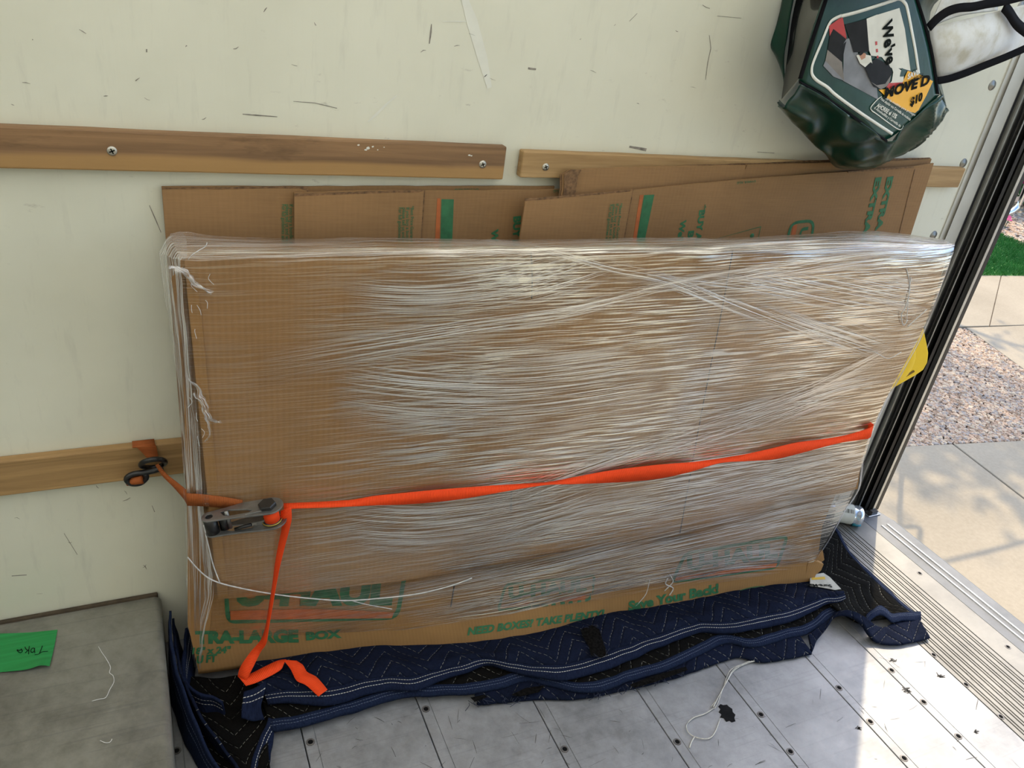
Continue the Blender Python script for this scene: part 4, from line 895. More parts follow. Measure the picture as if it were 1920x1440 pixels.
loft('hem', [h2, [a.lerp(b, .5) + V((0, 0, .002)) for a, b in zip(h2, f2_)], f2_, [p + V((0, .003, -.009)) for p in f2_]], HEM_P, b2, nu=140, nv=10, jitter=0.0028, jscale=24, uvmode='01', solid=0.005)
# third: the lowest blue layer along the floor
L3F = [(896, 1318), (945, 1314), (999, 1308), (1060, 1308), (1099, 1306), (1161, 1293), (1220, 1280), (1271, 1266), (1318, 1250), (1380, 1230), (1424, 1238), (1480, 1232), (1521, 1224)]
b3 = empty('moving_blanket', onZ(1200, 1280, 0.0)); tag(b3, 'lowest navy blanket layer with frayed edge, flat on the metal floor', 'blanket', GB)
f3_ = zrow(L3F, 0.010); bk3 = [p + V((0, 0.11, 0.010)) for p in f3_]
loft('quilt', [bk3, [a.lerp(b, .5) + V((0, 0, .005)) for a, b in zip(f3_, bk3)], f3_, [p + V((0, .004, -.007)) for p in f3_]], QUILT_B, b3, nu=110, nv=20, jitter=0.0022, jscale=26, solid=0.004)
for i, cxy in enumerate(((960, 1306), (1195, 1280), (1240, 1268), (1270, 1256), (895, 1312), (1125, 1297))):
    for k in range(7):
        u = cxy[0] + rnd.gauss(0, 14); v = cxy[1] + rnd.gauss(0, 3) - 0.25 * (u - cxy[0]); p = onZ(u, v, 0.020)
        tube('frayed_thread', [p, p + V((rnd.gauss(0, .006), -.004, -.003)), p + V((rnd.gauss(0, .012), -.012, -.008))], 0.0007, bpy.data.materials['fibre'], b3, n=5, seg=4)
for px in ([(958, 1303), (985, 1290), (1022, 1285), (1010, 1298), (975, 1306)], [(882, 1308), (908, 1302), (914, 1307), (890, 1316)], [(1180, 1284), (1215, 1270), (1285, 1250), (1290, 1256), (1230, 1278), (1190, 1290)]):
    q = [onZ(u, v, 0.0245) for u, v in px]; obj('frayed_patch', q, [tuple(range(len(q)))], bpy.data.materials['torn_filling'], b3)
# fourth: right-hand blanket, dark side up, blue border, looped front edge
b4 = empty('moving_blanket', onZ(1640, 1130, 0.0)); tag(b4, 'blanket corner with black side up and blue border, crossing the ribbed threshold', 'blanket', GB)
edgeR = [(1548, 975), (1568, 990), (1584, 1022), (1606, 1050), (1640, 1082), (1675, 1115), (1700, 1138), (1726, 1160)]
R4 = [onZ(u, v, 0.012 + 0.012 * (i < 4)) for i, (u, v) in enumerate(edgeR)]
mid4 = zrow([(1530, 1010), (1545, 1040), (1562, 1070), (1585, 1100), (1612, 1128), (1640, 1150), (1660, 1158)], [.05, .04, .03, .028, .022, .018, .022])
lft4 = zrow([(1500, 1040), (1510, 1070), (1525, 1100), (1550, 1130), (1580, 1150), (1610, 1168), (1632, 1166)], [.03, .03, .035, .040, .046, .032, .026])
inR = [a.lerp(b, 0.14) + V((0, 0, .003)) for a, b in zip(cr(R4, 30), cr(mid4, 30))]
loft('quilt', [lft4, mid4, inR], QUILT_K, b4, nu=70, nv=40, jitter=0.0045, jscale=20, solid=0.006)
loft('border', [inR, [a.lerp(b, .5) + V((0, 0, .002)) for a, b in zip(inR, cr(R4, 30))], R4, [p + V((0, 0, -.008)) for p in R4]], HEM_P, b4, nu=70, nv=8, jitter=0.0025, jscale=24, uvmode='01', solid=0.005)
fe = [(1624, 1166), (1634, 1156), (1648, 1148), (1662, 1154), (1672, 1162), (1690, 1160), (1726, 1159)]
zfe = [.030, .034, .036, .030, .022, .018, .013]
loft('border', [[onZ(u, v - 11, z + .004) for (u, v), z in zip(fe, zfe)], [onZ(u, v - 3, z + .004) for (u, v), z in zip(fe, zfe)], [onZ(u, v + 5, z - .002) for (u, v), z in zip(fe, zfe)]], HEM_P, b4, nu=44, nv=8, jitter=0.002, jscale=30, uvmode='01', solid=0.005)
# the lower leaf of the same blanket: blue, looping up and down along the floor
b5 = empty('moving_blanket', onZ(1650, 1190, 0.0)); tag(b5, 'navy blanket fold looping along the floor below the black corner', 'blanket', GB)
F5 = [(1521, 1222), (1530, 1200), (1548, 1180), (1562, 1158), (1578, 1152), (1598, 1156), (1616, 1168), (1632, 1190), (1645, 1202), (1662, 1207), (1690, 1206), (1718, 1201), (1743, 1195)]
Z5 = [.012, .016, .030, .050, .062, .060, .046, .026, .014, .010, .010, .010, .010]
f5_ = [onZ(u, v, z) for (u, v), z in zip(F5, Z5)]
B5 = [(1515, 1190), (1532, 1178), (1552, 1163), (1568, 1148), (1586, 1144), (1604, 1148), (1622, 1158), (1640, 1172), (1656, 1176), (1672, 1170), (1690, 1165), (1706, 1163), (1722, 1162)]
bk5 = [onZ(u, v, z + .004) for (u, v), z in zip(B5, [.020, .026, .036, .054, .064, .062, .046, .020, .010, .009, .008, .008, .008])]
loft('quilt', [bk5, [a.lerp(b, .5) for a, b in zip(bk5, f5_)], f5_, [p + V((0, .004, -.006)) for p in f5_]], QUILT_B, b5, nu=90, nv=20, jitter=0.0016, jscale=26, solid=0.005)
# sixth: the left end, rucked up against the wheel box
b6 = empty('moving_blanket', onZ(400, 1350, 0.0)); tag(b6, 'rucked left end of blanket, squeezed beside the wheel box', 'blanket', GB)
def ridge(name, px, zs, w, mat, back=0.05, jit=.002):
    P = [onZ(u, v, z) for (u, v), z in zip(px, zs)]; rows = [[], [], [], []]
    for i, p in enumerate(P):
        t = (P[min(i + 1, len(P) - 1)] - P[max(i - 1, 0)]); t.z = 0; t.normalize(); s = V((-t.y, t.x, 0))
        rows[0].append(V((p.x, p.y, 0.004)) - s * w); rows[1].append(p - s * w * .25); rows[2].append(p + s * w * .25); rows[3].append(V((p.x, p.y, 0.004)) + s * w)
    return loft(name, rows, mat, b6, nu=60, nv=16, jitter=jit, jscale=26, solid=0.004)
def stand(px, zs, lean, mat):
    P = [onZ(u, v, z) for (u, v), z in zip(px, zs)]
    return loft('fold', [P, [V((p.x + lean * .4, p.y, p.z * .6)) for p in P], [V((p.x + lean, p.y - .01, .006)) for p in P]], mat, b6, nu=60, nv=14, jitter=.003, jscale=24, uvmode='01', solid=.005)
stand([(319, 1146), (320, 1185), (324, 1225), (335, 1270), (352, 1322), (376, 1378), (404, 1430), (425, 1465)], [.15, .15, .14, .12, .10, .085, .07, .06], -.010, HEM_P)
stand([(325, 1160), (328, 1205), (338, 1255), (352, 1295), (372, 1335), (398, 1375), (428, 1415), (455, 1455)], [.13, .125, .115, .10, .085, .07, .055, .045], .012, QUILT_B)
stand([(349, 1176), (346, 1215), (341, 1250), (350, 1280), (372, 1299), (395, 1306), (414, 1316)], [.10, .10, .095, .09, .078, .068, .060], .012, HEM_B)
loft('quilt', [[onZ(u, v, .03) for u, v in ((352, 1270), (420, 1270), (470, 1265))], [onZ(u, v, .022) for u, v in ((350, 1330), (420, 1320), (500, 1325))], [onZ(u, v, .022) for u, v in ((375, 1390), (440, 1385), (505, 1375))], [onZ(u, v, .02) for u, v in ((420, 1460), (460, 1450), (505, 1440))]], QUILT_K, b6, nu=40, nv=30, jitter=.006, jscale=24, solid=.005)
loft('fold_lip', [[onZ(u, v, z) for u, v, z in ((457, 1298, .062), (482, 1288, .064), (500, 1276, .066))], [onZ(u, v, z) for u, v, z in ((455, 1322, .055), (470, 1325, .050), (490, 1322, .052))], [onZ(u, v, z) for u, v, z in ((452, 1346, .040), (472, 1352, .034), (496, 1350, .034))]], HEM_B, b6, nu=24, nv=14, jitter=.003, jscale=30, uvmode='01', solid=.005)
loft('hem', [[onZ(u, v, z) for u, v, z in ((470, 1440, .022), (480, 1405, .026), (495, 1370, .030), (503, 1346, .036))], [onZ(u, v, z) for u, v, z in ((490, 1448, .016), (500, 1415, .018), (508, 1380, .02), (510, 1350, .030))], [onZ(u, v, z) for u, v, z in ((498, 1452, .006), (505, 1420, .006), (511, 1385, .006), (512, 1362, .008))]], HEM_B, b6, nu=36, nv=10, jitter=.003, jscale=30, uvmode='01', solid=.005)
# paper tag lying on the blanket beside the box corner
tagp = empty('paper_tag', onZ(1545, 1088, .05)); tag(tagp, 'creased printed paper tag poking out by the box corner', 'tag')
PAPER = plain('tag_paper', (0.42, 0.41, 0.36), 0.7, var=0.15, vs=50)
tq = [(1519, 1078), (1544, 1074), (1556, 1082), (1577, 1104), (1566, 1106), (1540, 1101), (1519, 1098)]
P7 = [onZ(u, v, .056) for u, v in tq]; prism('paper', P7, .0012, PAPER, tagp)
prism('yellow_band', [onZ(u, v, .0568) for u, v in ((1522, 1083), (1546, 1081), (1548, 1086), (1522, 1087))], .0004, plain('yellow_print', (.55, .36, .03), .6), tagp)
put_text('printed_text', 'Sure-Max', onZ(1558, 1096.5, .057), onZ(1510, 1094.5, .057), .011, V((0, 0, 1)), INK, tagp, .03, 0, .0006)

# ------------------------------------------------------------------ loose things on the floor
tw = empty('plastic_twine', onZ(1340, 1330, 0)); tag(tw, 'frayed strand of clear plastic twine lying on the metal floor', 'twine')
TW = plain('twine_plastic', (.52, .50, .45), .35, var=.25, vs=120)
for k in range(4):
    j = lambda: rnd.gauss(0, 2.0)
    tube('strand', [onZ(u + j(), v + j(), .004 + .0012 * k) for u, v in ((1432, 1236), (1400, 1240), (1375, 1258), (1358, 1285), (1346, 1310), (1338, 1328))], .0010, TW, tw, seg=5)
tube('strand', [onZ(u, v, .004) for u, v in ((1338, 1328), (1322, 1338), (1300, 1346), (1287, 1360), (1292, 1375), (1310, 1384), (1330, 1384), (1341, 1372), (1350, 1348))], .0013, TW, tw, seg=6)
tube('strand', [onZ(u, v, .004) for u, v in ((1303, 1380), (1296, 1392), (1293, 1402))], .0016, TW, tw, n=8, seg=6)
db = [onZ(u, v, .0012) for u, v in ((1347, 1324), (1351, 1320), (1356, 1322), (1363, 1321), (1367, 1325), (1373, 1329), (1374, 1335), (1379, 1340), (1377, 1346), (1379, 1352), (1372, 1354), (1368, 1351), (1362, 1353), (1357, 1346), (1350, 1345), (1353, 1339), (1348, 1335), (1351, 1329))]
o = prism('black_smudge', db, .001, plain('tar_black', (.008, .008, .009), .8, spec=.1, var=.4), None); tag(o, 'black tar-like smudge on the floor beside the twine', 'smudge')
# clear bottle behind the package corner
bo = empty('plastic_bottle', onZ(1596, 978, 0)); tag(bo, 'clear plastic bottle lying at the foot of the door post', 'bottle')
CLEAR = NT('clear_plastic'); CLEAR.n.remove(CLEAR.b)
_t = CLEAR.node('ShaderNodeBsdfTransparent'); _t.inputs[0].default_value = (.86, .90, .92, 1); _g = CLEAR.node('ShaderNodeBsdfAnisotropic'); _g.inputs['Roughness'].default_value = .08
_l = CLEAR.node('ShaderNodeLayerWeight'); _l.inputs[0].default_value = .45; _m = CLEAR.node('ShaderNodeMixShader'); CLEAR.l.new(CLEAR.math('ADD', _l.outputs['Fresnel'], .12, clamp=True), _m.inputs[0]); CLEAR.l.new(_t.outputs[0], _m.inputs[1]); CLEAR.l.new(_g.outputs[0], _m.inputs[2])
_d = CLEAR.node('ShaderNodeBsdfDiffuse'); _d.inputs[0].default_value = (.75, .80, .84, 1); _m2 = CLEAR.node('ShaderNodeMixShader'); _m2.inputs[0].default_value = .22; CLEAR.l.new(_m.outputs[0], _m2.inputs[1]); CLEAR.l.new(_d.outputs[0], _m2.inputs[2]); CLEAR.l.new(_m2.outputs[0], CLEAR.out.inputs[0])
be = onZ(1616, 968, .034); bs = onZ(1560, 958, .034); ax = (be - bs); ax.z = 0; ax.normalize()
lathe('shell', [(0, 0), (.022, .0), (.029, -.004), (.033, -.012), (.033, -.020), (.031, -.026), (.033, -.032), (.033, -.13), (.026, -.16), (.013, -.18), (.013, -.20), (0, -.20)], be, ax, CLEAR.m, bo, 32)
lb = lathe('label', [(.0333, -.035), (.0333, -.10)], be, ax, plain('label_paper', (.62, .62, .56), .6, var=.1), bo, 32)
fr_a = (V((0, -1, 0.55)) - ax * V((0, -1, .55)).dot(ax)).normalized(); sd_ = ax.cross(fr_a)
for i, w in enumerate((.0015, .001, .002, .001, .0015, .0025, .001, .0015, .001, .002)):
    c = be + ax * (-.042 - .0038 * i); r = .0337; an = [-.15 + .10 * k for k in range(5)]
    vv = []
    for a in an: d = fr_a * math.cos(a - .35) + sd_ * math.sin(a - .35); vv += [c + d * r, c + ax * w + d * r]
    obj('barcode_bar', vv, [(2 * k, 2 * k + 2, 2 * k + 3, 2 * k + 1) for k in range(4)], INK, lb)
lathe('blue_liquid', [(0, -.003), (.026, -.003), (.030, -.012), (.030, -.03), (0, -.03)], be + V((0, 0, -.002)), ax, plain('blue_liquid', (.02, .20, .28), .2), bo, 24).scale = (1, 1, .4)
# yellow plastic hook plate behind the package edge
yp = empty('yellow_corner_guard', onB(1700, 690, -.12)); tag(yp, 'bright yellow plastic plate sticking out behind the package edge', 'plastic guard')
YEL = plain('yellow_plastic', (.86, .56, .006), .38, var=.06, vs=8)
yo = [(1650, 600), (1700, 605), (1732, 617), (1738, 645), (1741, 662), (1739, 680), (1731, 694), (1715, 705), (1692, 718), (1668, 732), (1640, 735)]
prism('plate', [onB(u, v, -.115) for u, v in yo], .006, YEL, yp, bev=.002)
def eye(cu_, cv, ru, rv, n, tilt, k=24): return [onB(cu_ + ru * math.cos(6.2832 * i / k) * math.cos(tilt) - rv * math.sin(6.2832 * i / k) * math.sin(tilt), cv + ru * math.cos(6.2832 * i / k) * math.sin(tilt) + rv * math.sin(6.2832 * i / k) * math.cos(tilt), n) for i in range(k)]
rings = [eye(1698, 682, 34, 15, -.1145, -1.15), eye(1697, 682, 30, 12, -.110, -1.15), eye(1695, 683, 24, 8, -.1105, -1.15)]
obj('raised_dish', [p for r in rings for p in r], [(i * 24 + k, i * 24 + (k + 1) % 24, (i + 1) * 24 + (k + 1) % 24, (i + 1) * 24 + k) for i in range(2) for k in range(24)] + [tuple(48 + k for k in range(24))], YEL, yp, None, True)
prism('slot', [onB(u, v, -.1140) for u, v in ((1695, 705), (1713, 694), (1715.5, 696), (1714, 698), (1697, 708), (1695, 707.5))], .0006, plain('slot_brown', (.16, .085, .004), .7), yp)

# ------------------------------------------------------------------ green bag hanging high on the wall
bag = empty('green_bag', onY(1600, 150, -.1)); tag(bag, 'dark green vinyl bag with printed front, hanging high on the wall', 'bag')
GRV = NT('green_vinyl'); _n = GRV.noise(GRV.coord('Object'), 18, 3); GRV.set(GRV.ramp(_n, [(.3, (.0022, .026, .016)), (.7, (.0036, .038, .024))]), .28, 0, .35); GRV.bump(_n, .25, .006)
WHT = plain('bag_white_print', (.70, .70, .64), .5, var=.05); BLK = plain('bag_black', (.005, .005, .0065), .8, spec=.1, var=.2)
def g(x, y): return (1400 + x / 3.6923, y / 3.6923)
def yb(u, v):   # depth of the printed front
    return -.20 - .00012 * (v - 100) + .00010 * abs(u - 1625)
def gf(x, y, k=0.0): u, v = g(x, y); return onY(u, v, yb(u, v) - (k if k <= 0.003 else .0018 + (k - .003) * .6))
FT = [(540, -40), (480, 130), (420, 330), (362, 558)]; FB = [(362, 558), (560, 690), (760, 830), (960, 970)]; FRt = [(1160, -40), (1230, 180), (1290, 420), (1335, 655)]
loft('front_panel', [[gf(*p) for p in FT], [gf(*p) for p in [(760, -40), (740, 190), (690, 420), (560, 690)]], [gf(*p) for p in [(960, -40), (970, 230), (940, 520), (790, 850)]], [gf(*p) for p in [(1090, -40), (1130, 250), (1130, 530), (960, 970)]], [gf(*p) for p in [(1160, -40), (1230, 180), (1290, 420), (1335, 655)]]], GRV.m, bag, nu=24, nv=24, solid=.003)
obj('front_corner', [gf(960, 970), gf(1335, 655), gf(1180, 560), gf(1130, 700)], [(0, 1, 2, 3)], GRV.m, bag)
upper = [onY(*g(*p), yb(*g(*p))) for p in [(355, 562), (520, 660), (700, 780), (860, 900), (965, 975), (1080, 880), (1210, 760), (1338, 652)]]
lower = [onY(*g(*p), y) for p, y in [((222, 735), -.15), ((400, 930), -.12), ((560, 1080), -.10), ((635, 1152), -.10), ((840, 1156), -.11), ((1080, 1045), -.12), ((1260, 910), -.11), ((1388, 755), -.09)]]
mid = [a.lerp(b, .5) + V((0, -.022 if i % 3 != 1 else -.004, -.004)) for i, (a, b) in enumerate(zip(upper, lower))]
und = [onY(*g(*p), y) for p, y in [((240, 700), -.05), ((400, 880), -.04), ((560, 1050), -.03), ((640, 1120), -.03), ((830, 1120), -.03), ((1060, 1010), -.03), ((1240, 880), -.03), ((1360, 730), -.03)]]
loft('bottom_gusset', [upper, mid, lower, und], GRV.m, bag, nu=80, nv=30, jitter=.004, jscale=12, solid=.002)
gus = bpy.data.objects['bottom_gusset']
for v_ in gus.data.vertices:
    q_ = v_.co * 13.0; v_.co += V((0, -1, -.25)) * (.020 * (1 - abs(noise.noise(q_)) * 2.2) - .008) * 0.9
loft('seam_cord', [[p + V((0, -.003, .002)) for p in upper[:5]], [p + V((0, -.004, -.003)) for p in upper[:5]]], BLK, bag, nu=30, uvmode='01', solid=.001)
CLR2 = m_film('clear_vinyl', white=.04, gloss=.28, su=1, sv=6, rough=.08, bump=.25, patch=.3)
loft('clear_side', [[gf(540, -40), gf(480, 130), gf(420, 330), gf(362, 558)], [onY(*g(410, -40), -.14), onY(*g(370, 150), -.14), onY(*g(320, 400), -.14), onY(*g(240, 700), -.14)], [onY(*g(400, -40), -.09), onY(*g(345, 130), -.09), onY(*g(290, 400), -.09), onY(*g(222, 735), -.12)]], CLR2, bag, nu=24, nv=12, jitter=.003, jscale=20)
loft('mesh_side', [[gf(560, -40, -.02), gf(500, 130, -.02), gf(440, 330, -.02), gf(365, 540, -.02)], [onY(*g(350, -40), -.05), onY(*g(310, 150), -.05), onY(*g(280, 400), -.05), onY(*g(240, 690), -.06)]], BLK, bag, nu=20, nv=6)
loft('back_panel', [[onY(*g(x, y), -.012) for x, y in ((260, -40), (215, 150), (168, 300), (200, 380), (260, 480))], [onY(*g(x, y), -.05) for x, y in ((330, -40), (300, 120), (275, 290), (262, 400), (255, 640))]], GRV.m, bag, nu=24, nv=8, jitter=.003, jscale=20, solid=.003)
loft('back_panel', [[onY(*g(x, y), -.10) for x, y in ((1150, -40), (1230, 180), (1330, 620))], [onY(*g(x, y), -.05) for x, y in ((1370, -40), (1260, 150), (1380, 740))]], GRV.m, bag, nu=20, nv=6, solid=.003)
def zipper(px, k=.004, w=8):
    P = [gf(*p, k) for p in px]; ribbon('zipper', [(p - R0 * .004, p + R0 * .004) for p in P], BLK, bag, n=40, solid=.002)
zipper([(560, -40), (500, 140), (440, 320), (370, 545)]); zipper([(1165, -40), (1235, 180), (1285, 400), (1320, 650)])
def gl(px, w, mat, k=.004, name='printed_line'):
    P = [gf(*p, k) for p in px]; out = []
    for i, p in enumerate(P):
        t = (P[min(i + 1, len(P) - 1)] - P[max(i - 1, 0)]).normalized(); s = t.cross(V((0, 1, 0))).normalized() * w; out.append((p - s, p + s))
    return ribbon(name, out, mat, bag, n=14 * len(px), solid=.0006)
gl([(655, 108), (600, 135), (570, 170), (520, 290), (462, 430), (450, 490), (458, 525), (490, 560), (560, 605), (620, 660), (800, 790), (1010, 928)], .0030, WHT)
gl([(655, 112), (760, 85), (880, 48), (1010, 5), (1060, -8), (1095, 20), (1112, 60), (1140, 200), (1170, 360), (1192, 512)], .0032, WHT)
def gp(px, mat, k=.0045, name='printed_patch'): 
    P = [gf(*p, k) for p in px]; return obj(name, P, [tuple(range(len(P)))], mat, bag)
PGREY = plain('print_grey', (.17, .175, .19), .5, var=.25, vs=25); PDARK = plain('print_dark', (.011, .011, .012), .6, spec=.2, var=.5, vs=25); PWH = plain('print_cream', (.62, .61, .54), .5, var=.08, vs=25); PRED = plain('print_red', (.42, .03, .025), .5); PYEL = plain('print_yellow', (.80, .40, .015), .5, var=.05); PSKIN = plain('print_tan', (.40, .20, .12), .5); PBR = plain('print_taupe', (.17, .15, .13), .5, var=.2, vs=30)
gp([(640, 130), (665, 120), (690, 250), (690, 270), (600, 200), (575, 250), (570, 180)], PRED)
gp([(575, 250), (600, 200), (695, 265), (680, 330), (660, 430), (560, 345)], PDARK)
gp([(545, 420), (560, 345), (660, 430), (675, 560)], PBR); gp([(530, 455), (545, 420), (675, 560), (600, 530)], PGREY)
gp([(690, 270), (715, 265), (900, 600), (910, 690), (668, 560), (672, 300)], PGREY); gp([(680, 170), (830, 132), (848, 358), (742, 362), (712, 270)], PDARK, .0050)
gp([(830, 130), (905, 100), (935, 395), (862, 385), (848, 350)], PWH, .0048); gp([(905, 102), (1058, 55), (1095, 200), (1135, 490), (1080, 475), (1000, 470), (935, 395)], PWH, .0050)
for q in ([(890, 288), (904, 285), (905, 310), (892, 314)], [(895, 340), (908, 337), (910, 360), (898, 364)], [(900, 386), (912, 384), (914, 402), (902, 404)]): gp(q, PRED, .0056)
gp([(760, 385), (800, 362), (830, 380), (860, 385), (870, 440), (820, 465), (785, 440)], PWH, .0055); gp([(775, 375), (800, 360), (826, 372), (822, 400), (795, 415)], PSKIN, .0058); gp([(772, 378), (790, 358), (815, 362), (790, 385)], PDARK, .0060)
gp([(820, 465), (870, 420), (900, 405), (985, 445), (1010, 500), (985, 570), (930, 620), (880, 600), (850, 540)], PDARK, .0055); gp([(850, 560), (930, 620), (985, 590), (1000, 520), (960, 580), (900, 590)], PBR, .0058)
gp([(1000, 455), (1030, 460), (1090, 500), (1085, 570), (960, 618), (1005, 560), (1015, 500)], PWH, .0058); gp([(960, 618), (985, 575), (1085, 570), (1070, 592), (1010, 612)], PRED, .0062)
gp([(1060, 530), (1075, 470), (1110, 490), (1085, 530)], GRV.m, .0064)
gp([(915, 622), (1010, 612), (1070, 590), (1115, 490), (1215, 522), (1290, 562), (1245, 660), (1190, 762), (1165, 782), (1110, 768), (1000, 705)], PYEL, .0060)
def gtext(s, a, b, h, mat=INK, bold=.04, k=.0066, shear=0.0):
    p0 = gf(*a, k); p1 = gf(*b, k); return put_text('printed_text', s, p0, p1, h, V((0, -1, 0)), mat, bag, bold, shear, .0006)
gtext("We've", (938, 160), (968, 455), .026, INK, .04)
gtext('MOVE D', (950, 680), (1262, 580), .021, INK, .05); gtext('$10', (1130, 735), (1215, 690), .018, INK, .05); gtext('GO FOR THE U-H', (1085, 612), (1218, 535), .010, INK, .03); gtext('SAVE', (1112, 548), (1190, 512), .011, WHT, .04, .0068)
gl([(935, 668), (905, 690), (862, 740), (866, 765), (900, 790), (1050, 895), (1085, 870)], .0010, WHT, .0042)
gtext('AHORRE el 15%', (895, 738), (1030, 822), .0085, WHT, .03, .005); gtext('Para alquilar una Carretilla de mudanza', (925, 690), (1130, 835), .0050, WHT, .015, .005); gtext('6 Almohadillas y Carretilla de', (880, 752), (1060, 880), .0050, WHT, .015, .005)
gtext('Guarda muebles para proteger', (945, 676), (1165, 805), .0045, WHT, .012, .005)
gl([(362, 562), (520, 640), (640, 740), (800, 860), (965, 972)], .0009, BLK, .003, 'seam')
# back of the bag, closed top and the loop it hangs from
tops = [onY(*g(x, -40), y) for x, y in ((260, -.012), (540, -.19), (860, -.20), (1160, -.19), (1370, -.05))]
hk = V((tops[2].x + .02, -.012, tops[2].z + .30))
loft('top_panel', [tops, [p.lerp(V((hk.x, -.03, hk.z - .16)), .7) for p in tops]], GRV.m, bag, nu=30, nv=10, jitter=.004, jscale=16, solid=.003)
for s_ in (-1, 1):
    a_ = V((hk.x + s_ * .05, -.04, hk.z - .17)); ribbon('hanging_strap', [(a_ + V((-.012, 0, 0)), a_ + V((.012, 0, 0))), (a_.lerp(hk, .5) + V((-.012, -.006, 0)), a_.lerp(hk, .5) + V((.012, -.006, 0))), (hk + V((-.012, -.012, 0)), hk + V((.012, -.012, 0)))], BLK, bag, n=16, solid=.002)
tube('wall_hook', [hk + V((0, .011, .03)), hk + V((0, -.012, .03)), hk + V((0, -.03, .008)), hk + V((0, -.026, -.008)), hk + V((0, -.010, -.012))], .004, CHROME, bag, n=20, seg=8)
# white flap with black binding at the bag's side
flap = empty('white_flap', onY(1830, 80, -.12)); tag(flap, 'dirty white fabric flap with black binding beside the green bag', 'flap')
WF = NT('white_cloth'); _n = WF.noise(WF.coord('Object'), 16, 5, .6); WF.set(WF.ramp(_n, [(.32, (.50, .48, .40)), (.5, (.66, .67, .66)), (.7, (.72, .74, .76))]), .8, 0, .2); WF.bump(WF.noise(WF.coord('Object'), 420, 2), .2, .001)
loft('cloth', [[onY(1741, 54, -.16), onY(1746, 100, -.17), onY(1757, 150, -.16)], [onY(1780, 44, -.17), onY(1785, 92, -.19), onY(1790, 142, -.17)], [onY(1835, 30, -.17), onY(1842, 75, -.19), onY(1848, 122, -.16)], [onY(1882, 18, -.16), onY(1895, 55, -.16), onY(1905, 98, -.14)], [onY(1925, 8, -.14), onY(1930, 60, -.13), onY(1935, 86, -.12)]], WF.m, flap, nu=24, nv=30, jitter=.002, jscale=20, solid=.002)
loft('cloth_back', [[onY(1742, 52, -.12), onY(1756, 20, -.11), onY(1770, -12, -.10)], [onY(1800, 30, -.11), onY(1805, 8, -.10), onY(1810, -12, -.09)], [onY(1870, 20, -.10), onY(1872, 4, -.09), onY(1875, -12, -.08)]], WF.m, flap, nu=16, nv=14, solid=.002)
def bind(px, y, w):
    P = [onY(u, v, y) for u, v in px]; out = []
    for i, p in enumerate(P):
        t = (P[min(i + 1, len(P) - 1)] - P[max(i - 1, 0)]).normalized(); s = t.cross(V((0, 1, 0))).normalized() * w; out.append((p - s, p + s + V((0, .004, 0))))
    ribbon('binding', out, BLK, flap, n=40, solid=.003)
bind([(1743, 52), (1758, 36), (1778, 22), (1800, 15), (1825, 13), (1850, 8), (1880, 3), (1925, -8)], -.185, .0085)
bind([(1884, 12), (1894, 24), (1908, 45), (1926, 60)], -.178, .011)
bind([(1757, 152), (1780, 148), (1810, 138), (1850, 122), (1890, 106), (1930, 88)], -.182, .0075); bind([(1741, 60), (1747, 100), (1757, 150)], -.185, .004)

# ------------------------------------------------------------------ outside: drive, gravel, lawn, planting
ZG = -0.80
CONC = NT('driveway_concrete'); _c = CONC.coord('Object'); _a = CONC.noise(_c, 1.2, 4, .6); _b = CONC.noise(_c, 45, 4, .7)
CONC.set(CONC.ramp(CONC.math('ADD', CONC.math('MULTIPLY', _a, .6), CONC.math('MULTIPLY', _b, .4)), [(.32, (.32, .26, .175)), (.65, (.44, .36, .25))]), .85, 0, .2); CONC.bump(_b, .15, .004)
drive = box('floor_2', 1.0, 30, -14, 18, ZG - .3, ZG - .02, plain('soil', (.12, .09, .07), .9)); tag(drive, kind='structure')
def slab(loop, name='concrete_slab'):
    o = prism(name, [V((x, y, ZG)) for x, y in loop], .08, CONC.m, drive); bevel(o, .006); return o
def G(u, v): p = onZ(u, v, ZG); return (p.x, p.y)
J0 = G(1787, 832); J1 = G(1920, 934)            # joint running towards the camera
jd = V((J1[0] - J0[0], J1[1] - J0[1])).normalized(); je = V((G(1920, 826)[0] - G(1660, 839)[0], G(1920, 826)[1] - G(1660, 839)[1])).normalized()
def at2(p, a, b): return (p[0] + jd.x * a + je.x * b, p[1] + jd.y * a + je.y * b)
g_ = .006
for ib, (b0_, b1_) in enumerate(((-2.6, -g_), (g_, 1.95), (1.96, 3.9))):
    for ia, (a0_, a1_) in enumerate(((0, 1.9), (1.912, 3.8), (3.812, 5.7), (5.712, 8.0))): slab([at2(J0, a0_, b0_), at2(J0, a1_, b0_), at2(J0, a1_, b1_), at2(J0, a0_, b1_)])
# path beyond the gravel
K0 = G(1795, 612); K1 = G(1920, 609); K2 = G(1920, 517); K3 = G(1828, 516)
pd = (V((K1[0] - K0[0], K1[1] - K0[1]))).normalized(); pn = V((K3[0] - K0[0], K3[1] - K0[1]))
def pth(a, b): return (K0[0] + pd.x * a + pn.x * b, K0[1] + pd.y * a + pn.y * b)
for a0_, a1_ in ((-1.6, .38), (.388, 2.4), (2.408, 4.4)): slab([pth(a0_, 0), pth(a1_, 0), pth(a1_, 1), pth(a0_, 1)], 'path_slab')
slab([G(1812, 614), G(1920, 610), G(1990, 625), G(1990, 735), G(1920, 692)], 'path_slab')
